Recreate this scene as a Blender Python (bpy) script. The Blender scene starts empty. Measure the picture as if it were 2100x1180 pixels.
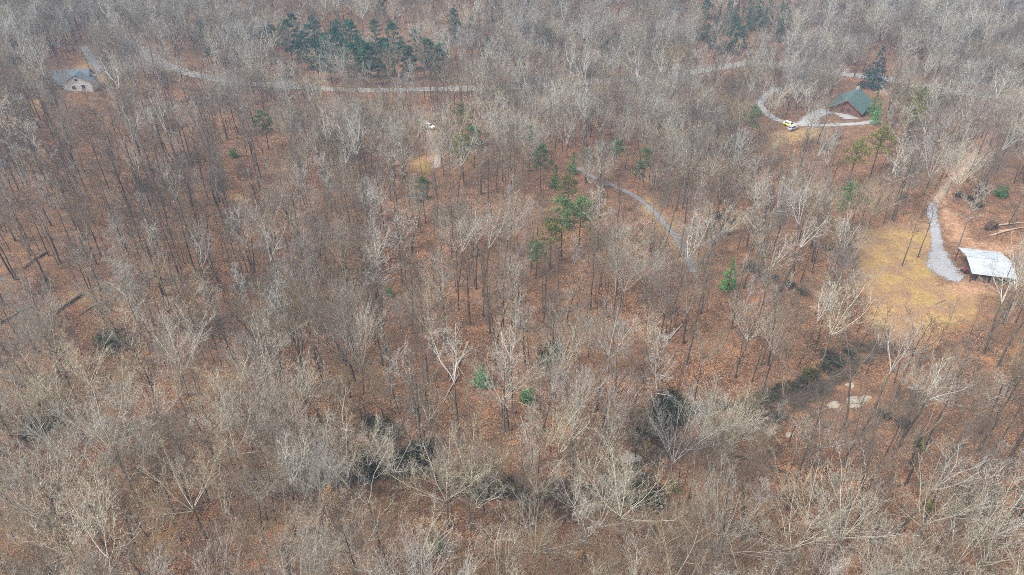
import bpy, math, random
import numpy as np
from mathutils import Vector, Matrix, noise as mnoise
R = math.radians
scene = bpy.context.scene
col = scene.collection

# ------------------------------------------------------------ camera, sky, light
CAM_Z, PITCH, F = 95.0, R(34.0), 1400.0      # F: focal length for a 2100 pixel wide picture
cam_d = bpy.data.cameras.new('camera'); cam_d.lens = 24.0; cam_d.sensor_width = 36.0
cam_d.clip_start = 0.5; cam_d.clip_end = 20000
cam = bpy.data.objects.new('camera', cam_d); col.objects.link(cam)
cam.location = (0, 0, CAM_Z); cam.rotation_euler = (R(90) - PITCH, 0, 0)
scene.camera = cam
SUN_EL, SUN_AZ = R(52), R(-120)
world = bpy.data.worlds.new('World'); scene.world = world; world.use_nodes = True
wn = world.node_tree; bg = wn.nodes['Background']
sky = wn.nodes.new('ShaderNodeTexSky'); sky.sky_type = 'NISHITA'; sky.sun_disc = False
sky.sun_elevation = SUN_EL; sky.sun_rotation = SUN_AZ
sky.air_density = 1.0; sky.dust_density = 4.0; sky.ozone_density = 0.6
whs = wn.nodes.new('ShaderNodeHueSaturation'); whs.inputs['Saturation'].default_value = 0.08   # overcast: greyer than a clear sky
wn.links.new(sky.outputs[0], whs.inputs['Color']); wn.links.new(whs.outputs[0], bg.inputs[0])
bg.inputs[1].default_value = 0.15
sun_d = bpy.data.lights.new('sun', 'SUN'); sun_d.energy = 1.5; sun_d.angle = R(10); sun_d.color = (1, 0.955, 0.89)
sun = bpy.data.objects.new('sun', sun_d); col.objects.link(sun)
sdir = Vector((math.cos(SUN_EL) * math.sin(SUN_AZ), math.cos(SUN_EL) * math.cos(SUN_AZ), math.sin(SUN_EL)))
sun.rotation_euler = sdir.to_track_quat('Z', 'Y').to_euler()
sun.location = (0, 0, 300)
scene.view_settings.view_transform = 'Standard'; scene.view_settings.look = 'None'
scene.view_settings.gamma = 1.0; scene.view_settings.exposure = 0.98
if hasattr(scene, 'cycles'): scene.cycles.volume_bounces = 0; scene.cycles.filter_width = 0.9; scene.cycles.use_denoising = False

# ------------------------------------------------------------ terrain
def gauss(d, w): return math.exp(-(d / w) ** 2)
def seg_dist(px, py, a, b):
    ax, ay = a; bx, by = b; dx, dy = bx - ax, by - ay
    t = max(0, min(1, ((px - ax) * dx + (py - ay) * dy) / (dx * dx + dy * dy + 1e-9)))
    return math.hypot(px - ax - t * dx, py - ay - t * dy)
def pdist(x, y, pts): return min(seg_dist(x, y, pts[i], pts[i + 1]) for i in range(len(pts) - 1))
def ray(px, py):
    u, v = (px - 1050) / F, (590 - py) / F
    return u, math.cos(PITCH) + v * math.sin(PITCH), -math.sin(PITCH) + v * math.cos(PITCH)
def flat(px, py):
    d = ray(px, py); t = -CAM_Z / d[2]; return d[0] * t, d[1] * t
CREEK = [flat(*p) for p in ((640, 960), (760, 945), (880, 925), (1010, 960), (1160, 985), (1300, 930), (1350, 870), (1480, 845), (1600, 805), (1720, 740), (1790, 690))]
HOLLOW = [flat(*p) for p in ((-80, 800), (60, 770), (300, 700), (560, 620), (700, 540))]
CREEK_B = (min(p[0] for p in CREEK) - 30, max(p[0] for p in CREEK) + 30, min(p[1] for p in CREEK) - 30, max(p[1] for p in CREEK) + 30)
def ss(a, b, x):
    t = max(0.0, min(1.0, (x - a) / (b - a))); return t * t * (3 - 2 * t)
def h(x, y):
    z = 3.2 * math.sin(x / 41 + 1.3) * math.cos(y / 53) + 2.1 * math.sin((x + y) / 27 + .4) + 0.8 * math.sin(x / 15 - y / 19)
    z *= 1 - 0.5 * ss(200, 320, y)
    if CREEK_B[0] < x < CREEK_B[1] and CREEK_B[2] < y < CREEK_B[3]:
        z -= 5 * gauss(pdist(x, y, CREEK), 10)
    if x < 10 and 90 < y < 240: z -= 6 * gauss(pdist(x, y, HOLLOW), 17)
    if y > 330: z += 0.20 * (min(y, 560) - 330) * ss(330, 420, y) * (1 - 0.55 * ss(60, 220, x))
    z += 16 * gauss(math.hypot((x + 250) / 1.3, y - 270), 110)
    if y > 900: z *= max(0.0, 1 - (y - 900) / 900) + .3
    return z
def gnd(px, py, up=0.0):
    """where the view ray through a pixel of the photograph meets the ground (or a layer `up` metres above it)"""
    d = ray(px, py); t0, t = 20.0, 20.0
    while t < 2500:
        if CAM_Z + d[2] * t < h(d[0] * t, d[1] * t) + up: break
        t0 = t; t += 4.0
    for _ in range(18):
        m = (t0 + t) / 2
        if CAM_Z + d[2] * m < h(d[0] * m, d[1] * m) + up: t = m
        else: t0 = m
    return Vector((d[0] * t, d[1] * t, h(d[0] * t, d[1] * t)))
def proj(x, y, z):
    zz = z - CAM_Z; dep = y * math.cos(PITCH) - zz * math.sin(PITCH)
    if dep < 1: return -9999, -9999, dep
    up = y * math.sin(PITCH) + zz * math.cos(PITCH)
    return 1050 + F * x / dep, 590 - F * up / dep, dep

# ------------------------------------------------------------ materials
def mat(name, rough=0.9):
    m = bpy.data.materials.new(name); m.use_nodes = True
    b = m.node_tree.nodes['Principled BSDF']; b.inputs['Roughness'].default_value = rough
    b.inputs['Specular IOR Level'].default_value = 0.25
    return m, m.node_tree, b
def N(nt, t, **kw):
    n = nt.nodes.new(t)
    for k, v in kw.items(): setattr(n, k, v)
    return n
def tex_noise(nt, scale, detail=4, rough=.6, coord=None):
    n = N(nt, 'ShaderNodeTexNoise'); n.inputs['Scale'].default_value = scale; n.inputs['Detail'].default_value = detail
    n.inputs['Roughness'].default_value = rough
    if coord: nt.links.new(coord, n.inputs['Vector'])
    return n
def ramp(nt, fac, stops):
    r = N(nt, 'ShaderNodeValToRGB'); e = r.color_ramp.elements
    while len(e) < len(stops): e.new(0.5)
    for i, (p, c) in enumerate(stops): e[i].position = p; e[i].color = (*c, 1)
    nt.links.new(fac, r.inputs[0]); return r
def mix(nt, fac, a, b, mode='MIX'):
    m = N(nt, 'ShaderNodeMix', data_type='RGBA', blend_type=mode)
    for s, v in ((0, fac), (6, a), (7, b)):
        if isinstance(v, (int, float)): m.inputs[s].default_value = v
        elif isinstance(v, tuple): m.inputs[s].default_value = (*v, 1)
        else: nt.links.new(v, m.inputs[s])
    return m.outputs[2]
def bump(nt, b, hgt, strength=.4, dist=.1):
    n = N(nt, 'ShaderNodeBump'); n.inputs['Strength'].default_value = strength; n.inputs['Distance'].default_value = dist
    nt.links.new(hgt, n.inputs['Height']); nt.links.new(n.outputs[0], b.inputs['Normal'])
def simple(name, c, rough=.8, var=.25, scale=2.0, metal=0.0, spec=None, bmp=0):
    m, nt, b = mat(name, rough)
    tc = N(nt, 'ShaderNodeTexCoord')
    n = tex_noise(nt, scale, 5, .65, tc.outputs['Object'])
    r = ramp(nt, n.outputs[0], [(.3, tuple(v * (1 - var) for v in c)), (.7, tuple(min(1, v * (1 + var)) for v in c))])
    nt.links.new(r.outputs[0], b.inputs['Base Color']); b.inputs['Metallic'].default_value = metal
    if spec is not None: b.inputs['Specular IOR Level'].default_value = spec
    if bmp: bump(nt, b, n.outputs[0], .5, bmp)
    return m

def bark(name, limb, twig, spots=None, var=.22):
    """branch bark: pale limbs ('tw' = 0) grading into twigs ('tw' = 1), every tree a little different"""
    m, nt, b = mat(name, .95)
    at = N(nt, 'ShaderNodeAttribute', attribute_name='tw'); oi = N(nt, 'ShaderNodeObjectInfo'); tc = N(nt, 'ShaderNodeTexCoord')
    n = tex_noise(nt, 1.3, 4, .7, tc.outputs['Object'])
    c = mix(nt, at.outputs['Fac'], limb, twig)
    c = mix(nt, n.outputs[0], c, tuple(v * .45 for v in limb)) if spots is None else mix(nt, ramp(nt, n.outputs[0], [(.42, (0, 0, 0)), (.6, (1, 1, 1))]).outputs[0], c, spots)
    hs = N(nt, 'ShaderNodeHueSaturation')
    mr = N(nt, 'ShaderNodeMapRange'); mr.inputs[3].default_value = 1 - var; mr.inputs[4].default_value = 1 + var
    nt.links.new(oi.outputs['Random'], mr.inputs[0]); nt.links.new(mr.outputs[0], hs.inputs['Value'])
    ms = N(nt, 'ShaderNodeMath', operation='MULTIPLY'); ms.inputs[1].default_value = 7.31; nt.links.new(oi.outputs['Random'], ms.inputs[0])
    fr = N(nt, 'ShaderNodeMath', operation='FRACT'); nt.links.new(ms.outputs[0], fr.inputs[0])
    m2 = N(nt, 'ShaderNodeMapRange'); m2.inputs[3].default_value = .7; m2.inputs[4].default_value = 1.3
    nt.links.new(fr.outputs[0], m2.inputs[0]); nt.links.new(m2.outputs[0], hs.inputs['Saturation'])
    nt.links.new(c, hs.inputs['Color']); nt.links.new(hs.outputs[0], b.inputs['Base Color'])
    return m
def trunk_mat(name, dark, light):
    m, nt, b = mat(name, .95)
    tc = N(nt, 'ShaderNodeTexCoord'); mp = N(nt, 'ShaderNodeMapping'); mp.inputs['Scale'].default_value = (6, 6, .8)
    nt.links.new(tc.outputs['Object'], mp.inputs[0]); n = tex_noise(nt, 1.0, 5, .7, mp.outputs[0])
    n2 = tex_noise(nt, .35, 2, .5, tc.outputs['Object'])
    c = ramp(nt, n.outputs[0], [(.35, dark), (.65, light)]).outputs[0]
    f = ramp(nt, n2.outputs[0], [(.5, (0, 0, 0)), (.62, (.6, .6, .6))]).outputs[0]
    c = mix(nt, f, c, (.16, .18, .12))
    nt.links.new(c, b.inputs['Base Color']); bump(nt, b, n.outputs[0], .6, .05)
    return m
M = dict(
    pale=bark('bark_pale_lichen', (.49, .465, .37), (.235, .17, .115), (.57, .55, .45)),
    grey=bark('bark_grey', (.41, .40, .36), (.225, .17, .13), (.48, .475, .43)),
    tan=bark('bark_tan', (.40, .34, .24), (.27, .185, .11)),
    mauve=bark('bark_mauve', (.33, .28, .225), (.25, .17, .12)),
    dark=bark('bark_dark', (.21, .18, .145), (.175, .125, .09)),
    trunk=trunk_mat('trunk_bark', (.03, .026, .022), (.12, .105, .09)),
    trunk_pale=trunk_mat('trunk_bark_pale', (.08, .073, .06), (.24, .225, .185)),
    metal=simple('metal_roof', (.46, .50, .54), .6, .28, .45, .15, .5),
    steel=simple('galvanised', (.45, .46, .47), .4, .1, 3, .7),
    post=simple('post_wood', (.07, .045, .035), .9),
    beam=simple('timber', (.22, .15, .10), .9, .3),
    green_roof=simple('green_roof', (.075, .13, .12), .85, .15, .6),
    log_wall=simple('log_wall', (.16, .075, .05), .85, .3, 1.5),
    brown_trim=simple('brown_trim', (.20, .07, .05), .8),
    shingle=simple('blue_grey_shingle', (.12, .15, .18), 1.0, .25, 1.2, spec=.05),
    siding=simple('pale_siding', (.60, .58, .55), .8, .1, .8),
    trimw=simple('white_trim', (.75, .77, .78), .6, .05),
    stone=simple('stone', (.30, .27, .24), .9, .3, 1.5, bmp=.1),
    rock=simple('boulder_rock', (.33, .285, .22), .9, .3, .8, bmp=.1),
    brick=simple('chimney_brick', (.20, .10, .08), .9, .3, 3),
    white=simple('white_paint', (.82, .84, .85), .25, .03, 1, spec=.5),
    yellow=simple('yellow_paint', (.70, .62, .05), .3, .05, 1, spec=.5),
    silver=simple('silver_paint', (.55, .62, .68), .25, .05, 1, .4, .5),
    tyre=simple('tyre_rubber', (.02, .02, .02), .9, .2),
    rim=simple('wheel_rim', (.4, .4, .42), .3, .1, 2, .8),
    red=simple('red_paint', (.22, .05, .035), .5, .2),
    lamp=simple('lamp_lens', (.6, .62, .62), .15, .05, 2, spec=.6),
    deadwood=simple('dead_wood', (.42, .31, .22), .95, .3, .8),
    deadgrey=simple('weathered_wood', (.24, .20, .17), .95, .35, .8),
    darkwood=simple('rotting_wood', (.07, .055, .045), .95, .35, .8),
    soil=simple('root_soil', (.09, .055, .04), 1, .4, 2, bmp=.1),
    concrete=simple('pale_concrete', (.5, .5, .46), .85, .15, 1),
)
def glass():
    m, nt, b = mat('window_glass', .08); b.inputs['Base Color'].default_value = (.02, .03, .04, 1); b.inputs['Specular IOR Level'].default_value = .8
    return m
M['glass'] = glass()
def foliage(name, stops, var=.3):
    m, nt, b = mat(name, .7)
    g = N(nt, 'ShaderNodeAttribute', attribute_name='tw'); oi = N(nt, 'ShaderNodeObjectInfo')
    c = ramp(nt, g.outputs['Fac'], stops).outputs[0]
    hs = N(nt, 'ShaderNodeHueSaturation'); mr = N(nt, 'ShaderNodeMapRange'); mr.inputs[3].default_value = 1 - var; mr.inputs[4].default_value = 1 + var
    nt.links.new(oi.outputs['Random'], mr.inputs[0]); nt.links.new(mr.outputs[0], hs.inputs['Value'])
    nt.links.new(c, hs.inputs['Color']); nt.links.new(hs.outputs[0], b.inputs['Base Color'])
    return m
M['pine_f'] = foliage('pine_needles', [(0, (.05, .10, .035)), (1, (.15, .22, .08))])
M['cedar_f'] = foliage('cedar_leaves', [(0, (.015, .06, .035)), (1, (.05, .14, .075))])
M['spruce_f'] = foliage('spruce_needles', [(0, (.006, .035, .033)), (1, (.02, .085, .078))])
M['holly_f'] = foliage('holly_leaves', [(0, (.03, .13, .035)), (1, (.09, .32, .08))])
M['rhodo_f'] = foliage('rhododendron_leaves', [(0, (.015, .024, .010)), (1, (.06, .07, .03))])
M['olive_f'] = foliage('olive_leaves', [(0, (.08, .085, .02)), (1, (.22, .21, .05))])
M['beech_f'] = foliage('dry_beech_leaves', [(0, (.30, .17, .09)), (1, (.50, .33, .18))])

def ground_mat():
    m, nt, b = mat('leaf_litter', 1.0); b.inputs['Specular IOR Level'].default_value = .1
    tc = N(nt, 'ShaderNodeTexCoord'); P = tc.outputs['Object']
    vo = N(nt, 'ShaderNodeTexVoronoi'); vo.inputs['Scale'].default_value = 7.5; vo.inputs['Randomness'].default_value = 1; nt.links.new(P, vo.inputs['Vector'])
    sx = N(nt, 'ShaderNodeSeparateColor'); nt.links.new(vo.outputs['Color'], sx.inputs[0])
    leaves = ramp(nt, sx.outputs[0], [(0, (.028, .015, .010)), (.35, (.115, .052, .030)), (.75, (.24, .125, .066)), (1, (.45, .30, .185))]).outputs[0]
    big = tex_noise(nt, .045, 6, .62, P); mid = tex_noise(nt, .3, 6, .7, P)
    c = mix(nt, ramp(nt, big.outputs[0], [(.42, (0, 0, 0)), (.62, (.75, .75, .75))]).outputs[0], leaves, mix(nt, .55, leaves, (.20, .12, .075)))
    c = mix(nt, ramp(nt, mid.outputs[0], [(.5, (0, 0, 0)), (.66, (.75, .75, .75))]).outputs[0], c, (.10, .065, .045))
    c = mix(nt, ramp(nt, mid.outputs[0], [(.34, (.5, .5, .5)), (.46, (0, 0, 0))]).outputs[0], c, (.38, .18, .085))
    fine = tex_noise(nt, 1.4, 6, .75, P)
    ag = N(nt, 'ShaderNodeAttribute', attribute_name='grass'); ad = N(nt, 'ShaderNodeAttribute', attribute_name='dirt'); aw = N(nt, 'ShaderNodeAttribute', attribute_name='wet')
    def masked(attr, soft=.35):
        a = N(nt, 'ShaderNodeMath', operation='ADD'); nt.links.new(attr.outputs['Fac'], a.inputs[0])
        s = N(nt, 'ShaderNodeMath', operation='MULTIPLY_ADD'); nt.links.new(mid.outputs[0], s.inputs[0]); s.inputs[1].default_value = 1.6; s.inputs[2].default_value = -.8
        nt.links.new(s.outputs[0], a.inputs[1])
        return ramp(nt, a.outputs[0], [(.35, (0, 0, 0)), (.35 + soft, (1, 1, 1))]).outputs[0]
    grass = ramp(nt, fine.outputs[0], [(.3, (.17, .12, .055)), (.5, (.37, .24, .08)), (.7, (.49, .34, .16))]).outputs[0]
    patch = tex_noise(nt, .13, 5, .7, P)
    grass = mix(nt, ramp(nt, patch.outputs[0], [(.38, (0, 0, 0)), (.57, (.85, .85, .85))]).outputs[0], grass, mix(nt, .45, leaves, (.34, .22, .15)))
    grass = mix(nt, ramp(nt, patch.outputs[0], [(.30, (.7, .7, .7)), (.42, (0, 0, 0))]).outputs[0], grass, (.22, .20, .07))
    dirt = ramp(nt, fine.outputs[0], [(.3, (.24, .125, .065)), (.5, (.38, .22, .13)), (.7, (.52, .36, .24))]).outputs[0]
    wet = ramp(nt, fine.outputs[0], [(.3, (.03, .025, .018)), (.7, (.10, .075, .05))]).outputs[0]
    c = mix(nt, masked(ag), c, grass); c = mix(nt, masked(ad), c, dirt); c = mix(nt, masked(aw), c, wet)
    nt.links.new(c, b.inputs['Base Color'])
    hh = mix(nt, .5, sx.outputs[1], fine.outputs[0])
    bump(nt, b, hh, .7, .08)
    return m
M['ground'] = ground_mat()
def gravel_mat(name, c0, c1, leafy=.5, edge=.45):
    """loose surface whose edge breaks up into the leaf litter ('edge' = 1 at the border)"""
    m, nt, b = mat(name, .9)
    tc = N(nt, 'ShaderNodeTexCoord'); P = tc.outputs['Object']
    n = tex_noise(nt, 2.5, 6, .8, P); n2 = tex_noise(nt, .45, 5, .75, P); n3 = tex_noise(nt, .8, 6, .8, P)
    c = ramp(nt, n.outputs[0], [(.3, c0), (.7, c1)]).outputs[0]
    c = mix(nt, ramp(nt, n2.outputs[0], [(.48, (0, 0, 0)), (.66, (leafy,) * 3)]).outputs[0], c, (.30, .19, .125))
    nt.links.new(c, b.inputs['Base Color']); bump(nt, b, n.outputs[0], .5, .05)
    at = N(nt, 'ShaderNodeAttribute', attribute_name='tw'); ad = N(nt, 'ShaderNodeMath', operation='MULTIPLY_ADD')
    nt.links.new(n3.outputs[0], ad.inputs[0]); ad.inputs[1].default_value = edge * 4; ad.inputs[2].default_value = -edge * 2
    sm = N(nt, 'ShaderNodeMath', operation='ADD'); nt.links.new(at.outputs['Fac'], sm.inputs[0]); nt.links.new(ad.outputs[0], sm.inputs[1])
    cut = ramp(nt, sm.outputs[0], [(.62, (0, 0, 0)), (.95, (1, 1, 1))])
    tr = N(nt, 'ShaderNodeBsdfTransparent'); ms = N(nt, 'ShaderNodeMixShader')
    nt.links.new(cut.outputs[0], ms.inputs[0]); nt.links.new(b.outputs[0], ms.inputs[1]); nt.links.new(tr.outputs[0], ms.inputs[2])
    nt.links.new(ms.outputs[0], nt.nodes['Material Output'].inputs['Surface'])
    return m
M['gravel'] = gravel_mat('gravel', (.20, .21, .225), (.40, .42, .45), .6)
M['asphalt'] = gravel_mat('asphalt', (.15, .15, .155), (.25, .25, .26), .35, .15)
M['roadtop'] = gravel_mat('road_surface', (.17, .175, .18), (.28, .29, .30), .4, .2)
M['paleroad'] = gravel_mat('pale_road', (.25, .26, .265), (.44, .455, .47), .65, .4)
M['line_w'] = simple('road_line_white', (.75, .75, .73), .7, .15, 1)
M['line_y'] = simple('road_line_yellow', (.55, .40, .08), .7, .15, 1)

# ------------------------------------------------------------ object helpers
def tag(o, label=None, cat=None, group=None, kind=None):
    for k, v in (('label', label), ('category', cat), ('group', group), ('kind', kind)):
        if v: o[k] = v
    return o
def empty(name, loc, rz=0, s=1):
    o = bpy.data.objects.new(name, None); col.objects.link(o)
    o.location = loc; o.rotation_euler = (0, 0, rz); o.scale = (s, s, s); o.empty_display_size = .5; return o
def link_mesh(name, me, parent=None):
    o = bpy.data.objects.new(name, me); col.objects.link(o); o.parent = parent; return o
class MB:
    def __init__(s): s.v = []; s.f = []; s.a = []
    def add(s, vs, fs, a=0.0):
        n = len(s.v); s.v += [tuple(v) for v in vs]; s.f += [tuple(i + n for i in f) for f in fs]; s.a += [a] * len(vs); return s
    def box(s, x0, x1, y0, y1, z0, z1):
        return s.add([(x, y, z) for z in (z0, z1) for y in (y0, y1) for x in (x0, x1)],
                     [(0, 2, 3, 1), (4, 5, 7, 6), (0, 1, 5, 4), (2, 6, 7, 3), (0, 4, 6, 2), (1, 3, 7, 5)])
    def prism(s, poly, y0, y1):
        """outline in x,z pushed from y0 to y1"""
        n = len(poly)
        return s.add([(x, y0, z) for x, z in poly] + [(x, y1, z) for x, z in poly],
                     [tuple(range(n)), tuple(range(2 * n - 1, n - 1, -1))] + [(i, i + n, (i + 1) % n + n, (i + 1) % n) for i in range(n)])
    def slab(s, pts, t):
        """four corners given a thickness t downward"""
        lo = [(p[0], p[1], p[2] - t) for p in pts]; n = len(pts)
        return s.add(list(pts) + lo, [tuple(range(n)), tuple(range(2 * n - 1, n - 1, -1))] + [(i, i + n, (i + 1) % n + n, (i + 1) % n) for i in range(n)])
    def tube(s, pts, rads, sides=6, cap=True, a=0.0):
        n0 = len(s.v); pts = [Vector(p) for p in pts]
        for i, p in enumerate(pts):
            d = (pts[min(i + 1, len(pts) - 1)] - pts[max(i - 1, 0)]).normalized()
            u = d.cross(Vector((.31, .95, .07))).normalized(); w = d.cross(u)
            for k in range(sides):
                t = 2 * math.pi * k / sides; s.v.append(tuple(p + (u * math.cos(t) + w * math.sin(t)) * rads[i])); s.a.append(a)
        for i in range(len(pts) - 1):
            for k in range(sides):
                b = n0 + i * sides; s.f.append((b + k, b + (k + 1) % sides, b + sides + (k + 1) % sides, b + sides + k))
        if cap:
            s.f.append(tuple(n0 + k for k in range(sides))[::-1]); s.f.append(tuple(n0 + (len(pts) - 1) * sides + k for k in range(sides)))
        return s
    def mesh(s, name, m, smooth=False, attr=False, recalc=False):
        me = bpy.data.meshes.new(name); me.from_pydata(s.v, [], s.f); me.materials.append(m)
        if attr:
            at = me.attributes.new('tw', 'FLOAT', 'POINT'); at.data.foreach_set('value', np.array(s.a, dtype=np.float32))
        if smooth: me.polygons.foreach_set('use_smooth', [True] * len(me.polygons))
        me.update(); return me
    def build(s, name, m, parent=None, **kw): return link_mesh(name, s.mesh(name, m, **kw), parent)

# ------------------------------------------------------------ ground sheet
def axis(lo, hi, step, far):
    a = list(np.arange(lo, hi + .1, step)); s = step; v = hi
    while v < far: s *= 1.35; v += s; a.append(v)
    s = step; v = lo
    while v > -far: s *= 1.35; v -= s; a.insert(0, v)
    return a
# open patches: (pixel outline in the photograph) -> kept as ground masks
GRASS = [[(1765, 470), (1860, 455), (1915, 445), (1925, 500), (1925, 580), (1990, 590), (2030, 600), (2000, 660), (1900, 700), (1800, 690), (1755, 600)],
         [(1600, 270), (1660, 262), (1700, 268), (1660, 290), (1560, 300), (1570, 280)],
         [(1690, 205), (1705, 225), (1680, 228)], [(840, 330), (875, 320), (885, 350), (850, 360)],
         [(165, 118), (190, 128), (185, 150), (150, 145)], [(0, 235), (60, 208), (112, 184), (114, 194), (70, 235), (0, 275)], [(480, 395), (500, 400), (500, 412), (480, 410)], [(160, 600), (185, 598), (180, 622), (162, 618)],
         [(195, 165), (212, 155), (214, 170), (196, 180)], [(1330, 405), (1390, 470), (1440, 555), (1420, 560), (1310, 410)], [(300, 118), (350, 145), (345, 152), (298, 125)]]
DIRT = [[(1925, 430), (1960, 440), (2000, 500), (2100, 500), (2100, 520), (1980, 515), (1960, 500)], [(1930, 585), (2000, 575), (2040, 590), (1990, 610), (1940, 600)],
        [(870, 265), (890, 262), (900, 325), (895, 335), (870, 330)], [(1990, 300), (2040, 260), (2035, 300), (1960, 400), (1920, 425), (1905, 420)],
        [(1795, 178), (1815, 185), (1810, 195), (1795, 190)], [(1600, -10), (1665, -10), (1660, 6), (1600, 8)]]
GW = [[gnd(*p).to_2d() for p in poly] for poly in GRASS]; DW = [[gnd(*p).to_2d() for p in poly] for poly in DIRT]
def inpoly(x, y, poly):
    r = False; j = len(poly) - 1
    for i in range(len(poly)):
        a, b = poly[i], poly[j]
        if (a[1] > y) != (b[1] > y) and x < (b[0] - a[0]) * (y - a[1]) / (b[1] - a[1]) + a[0]: r = not r
        j = i
    return r
def polymask(x, y, polys, soft=5.0):
    m = 0.0
    for p in polys:
        xs = [q[0] for q in p]; ys = [q[1] for q in p]
        if x < min(xs) - soft or x > max(xs) + soft or y < min(ys) - soft or y > max(ys) + soft: continue
        d = pdist(x, y, [tuple(q) for q in p] + [tuple(p[0])])
        m = max(m, (0.5 + .5 * min(1, d / soft)) if inpoly(x, y, p) else .5 * (1 - min(1, d / soft)))
    return m
X = axis(-300, 300, 2.5, 1500); Y = axis(30, 470, 2.5, 1500)
gv, ga, gd, gw = [], [], [], []
for y in Y:
    for x in X:
        gv.append((x, y, h(x, y)))
        ins = -310 < x < 310 and 20 < y < 480
        ga.append(polymask(x, y, GW) if ins else 0); gd.append(polymask(x, y, DW) if ins else 0)
        gw.append(.75 * gauss(pdist(x, y, CREEK), 4.2) if CREEK_B[0] < x < CREEK_B[1] and CREEK_B[2] < y < CREEK_B[3] else 0)
nx = len(X); gf = [(j * nx + i, j * nx + i + 1, (j + 1) * nx + i + 1, (j + 1) * nx + i) for j in range(len(Y) - 1) for i in range(nx - 1)]
gm = bpy.data.meshes.new('ground'); gm.from_pydata(gv, [], gf); gm.materials.append(M['ground'])
for nm, arr in (('grass', ga), ('dirt', gd), ('wet', gw)):
    at = gm.attributes.new(nm, 'FLOAT', 'POINT'); at.data.foreach_set('value', np.array(arr, dtype=np.float32))
gm.polygons.foreach_set('use_smooth', [True] * len(gm.polygons)); gm.update()
tag(link_mesh('ground', gm), kind='structure')

# ------------------------------------------------------------ roads and drives
def smooth_path(pts, step=1.5):
    out = []; n = len(pts)
    for i in range(n - 1):
        p0, p1, p2, p3 = pts[max(i - 1, 0)], pts[i], pts[i + 1], pts[min(i + 2, n - 1)]
        k = max(2, int((p2 - p1).length / step))
        for j in range(k):
            t = j / k
            out.append(.5 * ((2 * p1) + (p2 - p0) * t + (2 * p0 - 5 * p1 + 4 * p2 - p3) * t * t + (3 * p1 - p0 - 3 * p2 + p3) * t ** 3))
    out.append(pts[-1]); return out
PATHS = []
def strip(name, path, width, m, up, off=0.0, ragged=0.0, dash=None, parent=None, thick=.12, wide=None):
    mb = MB(); rnd = random.Random(len(path)); rows = []; acc = 0
    for i, p in enumerate(path):
        d = (path[min(i + 1, len(path) - 1)] - path[max(i - 1, 0)]).normalized(); nrm = Vector((-d.y, d.x))
        w = width / 2 * (wide(i / (len(path) - 1)) if wide else 1)
        row = []
        for k in range(5):
            o = off - w + 2 * w * k / 4 + (rnd.uniform(-ragged, ragged) if k in (0, 4) else 0)
            q = p + nrm * o; row.append((q.x, q.y, h(q.x, q.y) + up - (0.10 if k in (0, 4) and thick else 0)))
        rows.append(row)
    vs = [v for r in rows for v in r]; fs = []
    for i in range(len(rows) - 1):
        if dash and (i // dash) % 2: continue
        for k in range(4): fs.append((i * 5 + k, (i + 1) * 5 + k, (i + 1) * 5 + k + 1, i * 5 + k + 1))
    mb.add(vs, fs); mb.a = [(1, .5, 0, .5, 1)[i % 5] if thick else 0 for i in range(len(vs))]; return mb.build(name, m, parent, smooth=True, attr=True)
def pth(px): return smooth_path([gnd(*p).to_2d() for p in px])
road_l = pth([(215, 70), (262, 88), (300, 112), (345, 137), (420, 158), (520, 172), (640, 181), (760, 186), (880, 184), (1000, 181), (1100, 176), (1210, 169), (1320, 161), (1430, 147), (1530, 130), (1600, 132), (1700, 150), (1800, 160), (1900, 178), (1990, 192), (2060, 201), (2200, 215)])
tag(strip('road', road_l, 6.2, M['roadtop'], .16, ragged=.15), kind='structure')
for nm, off, m, w in (('road_edge_line', 2.6, M['line_w'], .22), ('road_edge_line', -2.6, M['line_w'], .22), ('road_centre_line', .12, M['line_y'], .12), ('road_centre_line', -.12, M['line_y'], .12)):
    tag(strip(nm, road_l, w, m, .175, off=off, thick=0), kind='structure')
lane = pth([(1185, 345), (1215, 363), (1255, 380), (1300, 402), (1335, 428), (1362, 458), (1392, 495), (1418, 545), (1422, 560)])
tag(strip('lane', lane, 2.6, M['asphalt'], .15, ragged=.2), kind='structure')
DD = gravel_mat('drive_dirt', (.28, .20, .145), (.48, .39, .30), .8)
upper = pth([(1990, 290), (2000, 320), (1965, 360), (1935, 388), (1916, 420)])
tag(strip('dirt_track', upper, 2.4, DD, .14, ragged=.4), kind='structure')
track = pth([(1914, 418), (1912, 440), (1918, 470), (1925, 520), (1940, 560), (1972, 574)])
tag(strip('gravel_track', track, 2.8, M['gravel'], .14, ragged=.3, wide=lambda t: 1 + .5 * t + 1.7 * max(0, min(1, (t - .6) / .25)) * (1 - .6 * max(0, (t - .88) / .12))), kind='structure')
loop = pth([(1600, 180), (1572, 196), (1560, 216), (1585, 242), (1640, 256), (1700, 257), (1760, 254), (1795, 250)])
tag(strip('gravel_drive', loop, 3.8, M['paleroad'], .15, ragged=.5), kind='structure')
apron = pth([(1650, 258), (1668, 240), (1690, 228), (1715, 232), (1750, 245)])
tag(strip('gravel_yard', apron, 7.5, M['paleroad'], .18, ragged=.9), kind='structure')
dl = pth([(872, 248), (878, 262), (886, 285), (893, 305), (897, 330), (893, 345)])
tag(strip('dirt_drive', dl, 3.0, DD, .14, ragged=.7), kind='structure')
hd = pth([(170, 95), (186, 118), (200, 135), (208, 150)])
tag(strip('house_drive', hd, 5.0, M['asphalt'], .14, ragged=.3), kind='structure')
for p, w in ((road_l, 3.2), (lane, 2.4), (track, 4.5), (upper, 2.5), (loop, 4.0), (apron, 6.5), (dl, 3.5), (hd, 4)): PATHS.append(([tuple(q) for q in p[::3]] + [tuple(p[-1])], w))

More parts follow.
